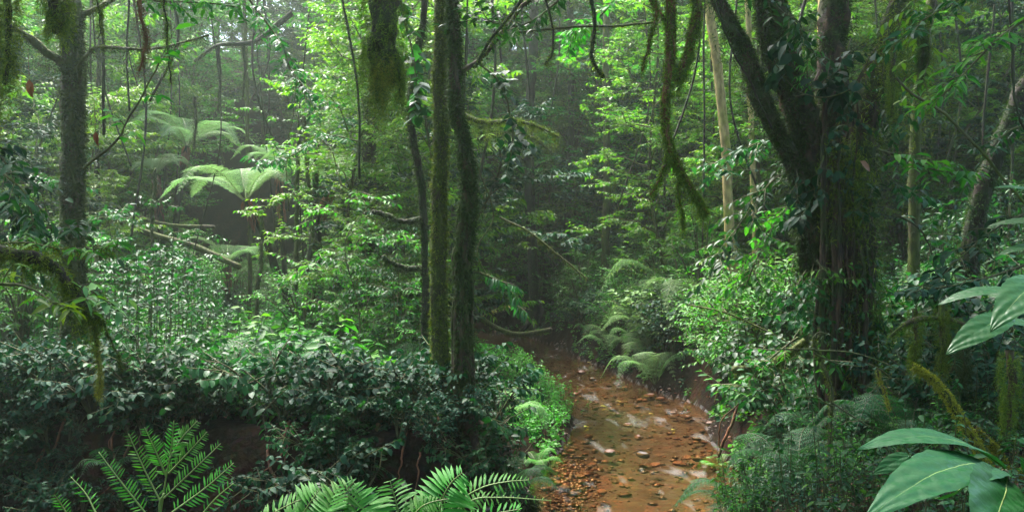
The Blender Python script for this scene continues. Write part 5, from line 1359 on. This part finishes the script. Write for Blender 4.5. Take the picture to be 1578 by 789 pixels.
# ---- stones in the stream
def stone_mesh(seed):
    rg = np.random.default_rng(seed)
    import bmesh
    bm = bmesh.new(); bmesh.ops.create_icosphere(bm, subdivisions=3, radius=1)
    V = np.array([v.co[:] for v in bm.verts]); F = np.array([[v.index for v in f.verts] for f in bm.faces]); bm.free()
    r = 1 + .14 * sum(np.sin(V @ rg.normal(size=3) * (1.3 + k * .8) + rg.uniform(0, 6)) / (1 + k * .6) for k in range(5))
    V = V * r[:, None] * [1, rg.uniform(.6, .9), rg.uniform(.35, .55)]
    return V, F
SM = []
for k in range(8):
    g = G(); g.add(*stone_mesh(k)); SM.append(g.mesh('stone', M['stone_dark' if k % 3 == 2 else 'stone'], True))
ST_ = [(886, 605, .10, 'rounded pale stone at the head of the riffle'), (968, 652, .11, 'pale flat stone in mid stream'), (905, 678, .07, 'small pale stone near the left bank'), (983, 671, .09, 'dark flat stone below the pale one in mid stream'),
       (940, 694, .10, 'long low stone left of mid stream'), (990, 697, .11, 'broad dark flat stone at centre of the lower stream'), (1010, 712, .09, 'flat half-sunken stone at the lower stream'), (1045, 710, .08, 'stone breaking the surface at right in the lower stream'),
       (1053, 712, .05, 'small stone beside the right-hand surface stone'), (880, 691, .08, 'grey stone at the corner of the left bank'), (890, 700, .05, 'small reddish stone by the gravel'), (896, 730, .06, 'pale stone at the tip of the gravel'),
       (860, 731, .06, 'light stone on the gravel beside the left bank'), (952, 636, .09, 'long pale stone upper riffle'), (1015, 622, .07, 'orange stone under the right bank'), (920, 618, .07, 'stone in the left of the riffle'),
       (940, 622, .06, 'low stone in the middle of the riffle'), (965, 617, .06, 'wet stone right of the riffle'), (900, 610, .07, 'stone second from left at the head of the riffle'), (930, 607, .06, 'small stone at the top of the riffle'),
       (896, 572, .12, 'dark rock at the far right edge of the stream'), (912, 582, .10, 'dark rock with white foam at the far right edge'), (1000, 607, .12, 'dark wet rock below the right bank'), (1018, 612, .10, 'dark wet rock right below the bank bushes'),
       (870, 686, .06, 'brown stone against the left bank'), (1095, 655, .09, 'dark stone at the right shore'), (750, 528, .1, 'small pale stone at the stream bend'), (795, 525, .09, 'pale stone where the stream emerges'), (1060, 640, .07, 'sunken stone near the right shore')]
rs = np.random.default_rng(9)
for k, (px, py, r, lb) in enumerate(ST_):
    Yd = 1367 * CAMH / (py - 394.5); b = at(px, py, Yd)
    z = max(h1(b[0], Yd) + r * .1, -.035)
    inst('stone', SM[k % 8], (b[0], Yd, z), rs.uniform(0, 6.28), r, lb, 'stone', 'stones in the stream')
for k in range(62):
    for _ in range(60):
        y = rs.uniform(9.5, 26); x = rs.uniform(-.5, 4); u, s = streamdist([x], [y])
        if u[0] < -.05 and (abs(y - 18.5) < 1.6 or abs(y - 12.6) < 1.6 or u[0] > -.35 or rs.uniform() < .25): break
    r_ = rs.uniform(.035, .085)
    inst('stone', SM[(k * 3) % 8], (x, y, max(h1(x, y) + r_ * .25, -.05)), rs.uniform(0, 6.28), r_, f"{'small' if r_ < .055 else 'fist-sized'} half-sunken stone {'in the upper riffle' if y > 16.5 else 'between the riffles' if y > 14.2 else 'in the lower stream'}, {'near the left bank' if s[0] > .4 else 'near the right bank' if s[0] < -.4 else 'in mid stream'}", 'stone', 'half-sunken stones in the stream')
# fallen yellow leaves on stones, with their own places
g = G()
for px, py in ((944, 623), (968, 652), (960, 617), (925, 485 + 140), (948, 560 + 60), (1040, 668), (896, 660), (998, 655)):
    pass
for k, (px, py, lb) in enumerate([(948, 620, 'yellow leaf lying on the riffle'), (925, 628, 'yellow leaf on a stone left of the riffle'), (905, 560, 'yellowish leaf on the water upstream'), (1000, 640, 'dull yellow leaf right of mid stream'), (900, 660, 'pale leaf stranded near the left bank'), (1035, 665, 'orange leaf near the right shore')]):
    Yd = 1367 * CAMH / (py - 394.5); b = at(px, py, Yd)
    g = G(); g.leaves([[b[0], Yd, .03]], [[1, .3 * k, .05]], [[.1, -.1, 1]], .14, L6W, .8)
    tag(obj('fallen_leaf', g.mesh('fallen_leaf', M['leaf_yellow'])), lb, 'leaf', 'fallen leaves on the stream')
# gravel: uncountable
g = G(); V0, F0 = stone_mesh(3)
import bmesh
bm = bmesh.new(); bmesh.ops.create_icosphere(bm, subdivisions=1, radius=1)
V0 = np.array([v.co[:] for v in bm.verts]) * [1, .8, .38]; F0 = np.array([[v.index for v in f.verts] for f in bm.faces]); bm.free()
n = 17000; y = rng.uniform(8.2, 30, n) ; x = rng.uniform(-3, 5, n); u, s = streamdist(x, y)
onb = rng.uniform(size=n) < .13
y[onb] = rng.normal(12.2, .8, onb.sum()); x[onb] = .62 + .09 * (y[onb] - 11) + rng.normal(0, .22, onb.sum()); u, s = streamdist(x, y)
ok = (u < .25) & (onb | (rng.uniform(size=n) < .5)); x, y = x[ok], y[ok]; n = len(x)
sz = rng.uniform(.01, .022, n) * (1 + 3.6 * rng.uniform(size=n) ** 2.5) * np.where(rng.uniform(size=n) < .5 + .5 * fnoise(x * .8, y * .8, 61), 1, .55); rot = rng.uniform(0, 6.28, n); c, s_ = np.cos(rot), np.sin(rot)
W0 = V0[None] * sz[:, None, None] * (1 + .25 * rng.normal(size=(n, len(V0), 1)))
Wx = W0[..., 0] * c[:, None] - W0[..., 1] * s_[:, None]; Wy = W0[..., 0] * s_[:, None] + W0[..., 1] * c[:, None]
V = np.stack([Wx + x[:, None], Wy + y[:, None], W0[..., 2] + (H(x, y) + sz * .15)[:, None]], -1).reshape(-1, 3)
g.add(V, (F0[None] + (np.arange(n) * len(V0))[:, None, None]).reshape(-1, 3))
tag(obj('gravel', g.mesh('gravel', M['pebble'])), 'small brown and orange gravel on the stream bed and its left edge', 'gravel', None, 'stuff')
# two dead leaves on the ravine rim
for k, (px, py, lb) in enumerate([(310, 612, 'bright orange-brown dead leaf on the ravine rim'), (340, 597, 'orange dead leaf lying behind the upright one on the ravine rim'), (1325, 248, 'pinkish dead leaf caught on the massive tree')]):
    d = 10.6 if k < 2 else 9.0
    g = G(); g.leaves(at(px, py, d)[None], [[.6, 0, -.5 if k != 1 else 0]], [[.2, -1, .5]], .16, L6W, .9)
    tag(obj('dead_leaf', g.mesh('dead_leaf', M['leaf_dead'])), lb, 'leaf')
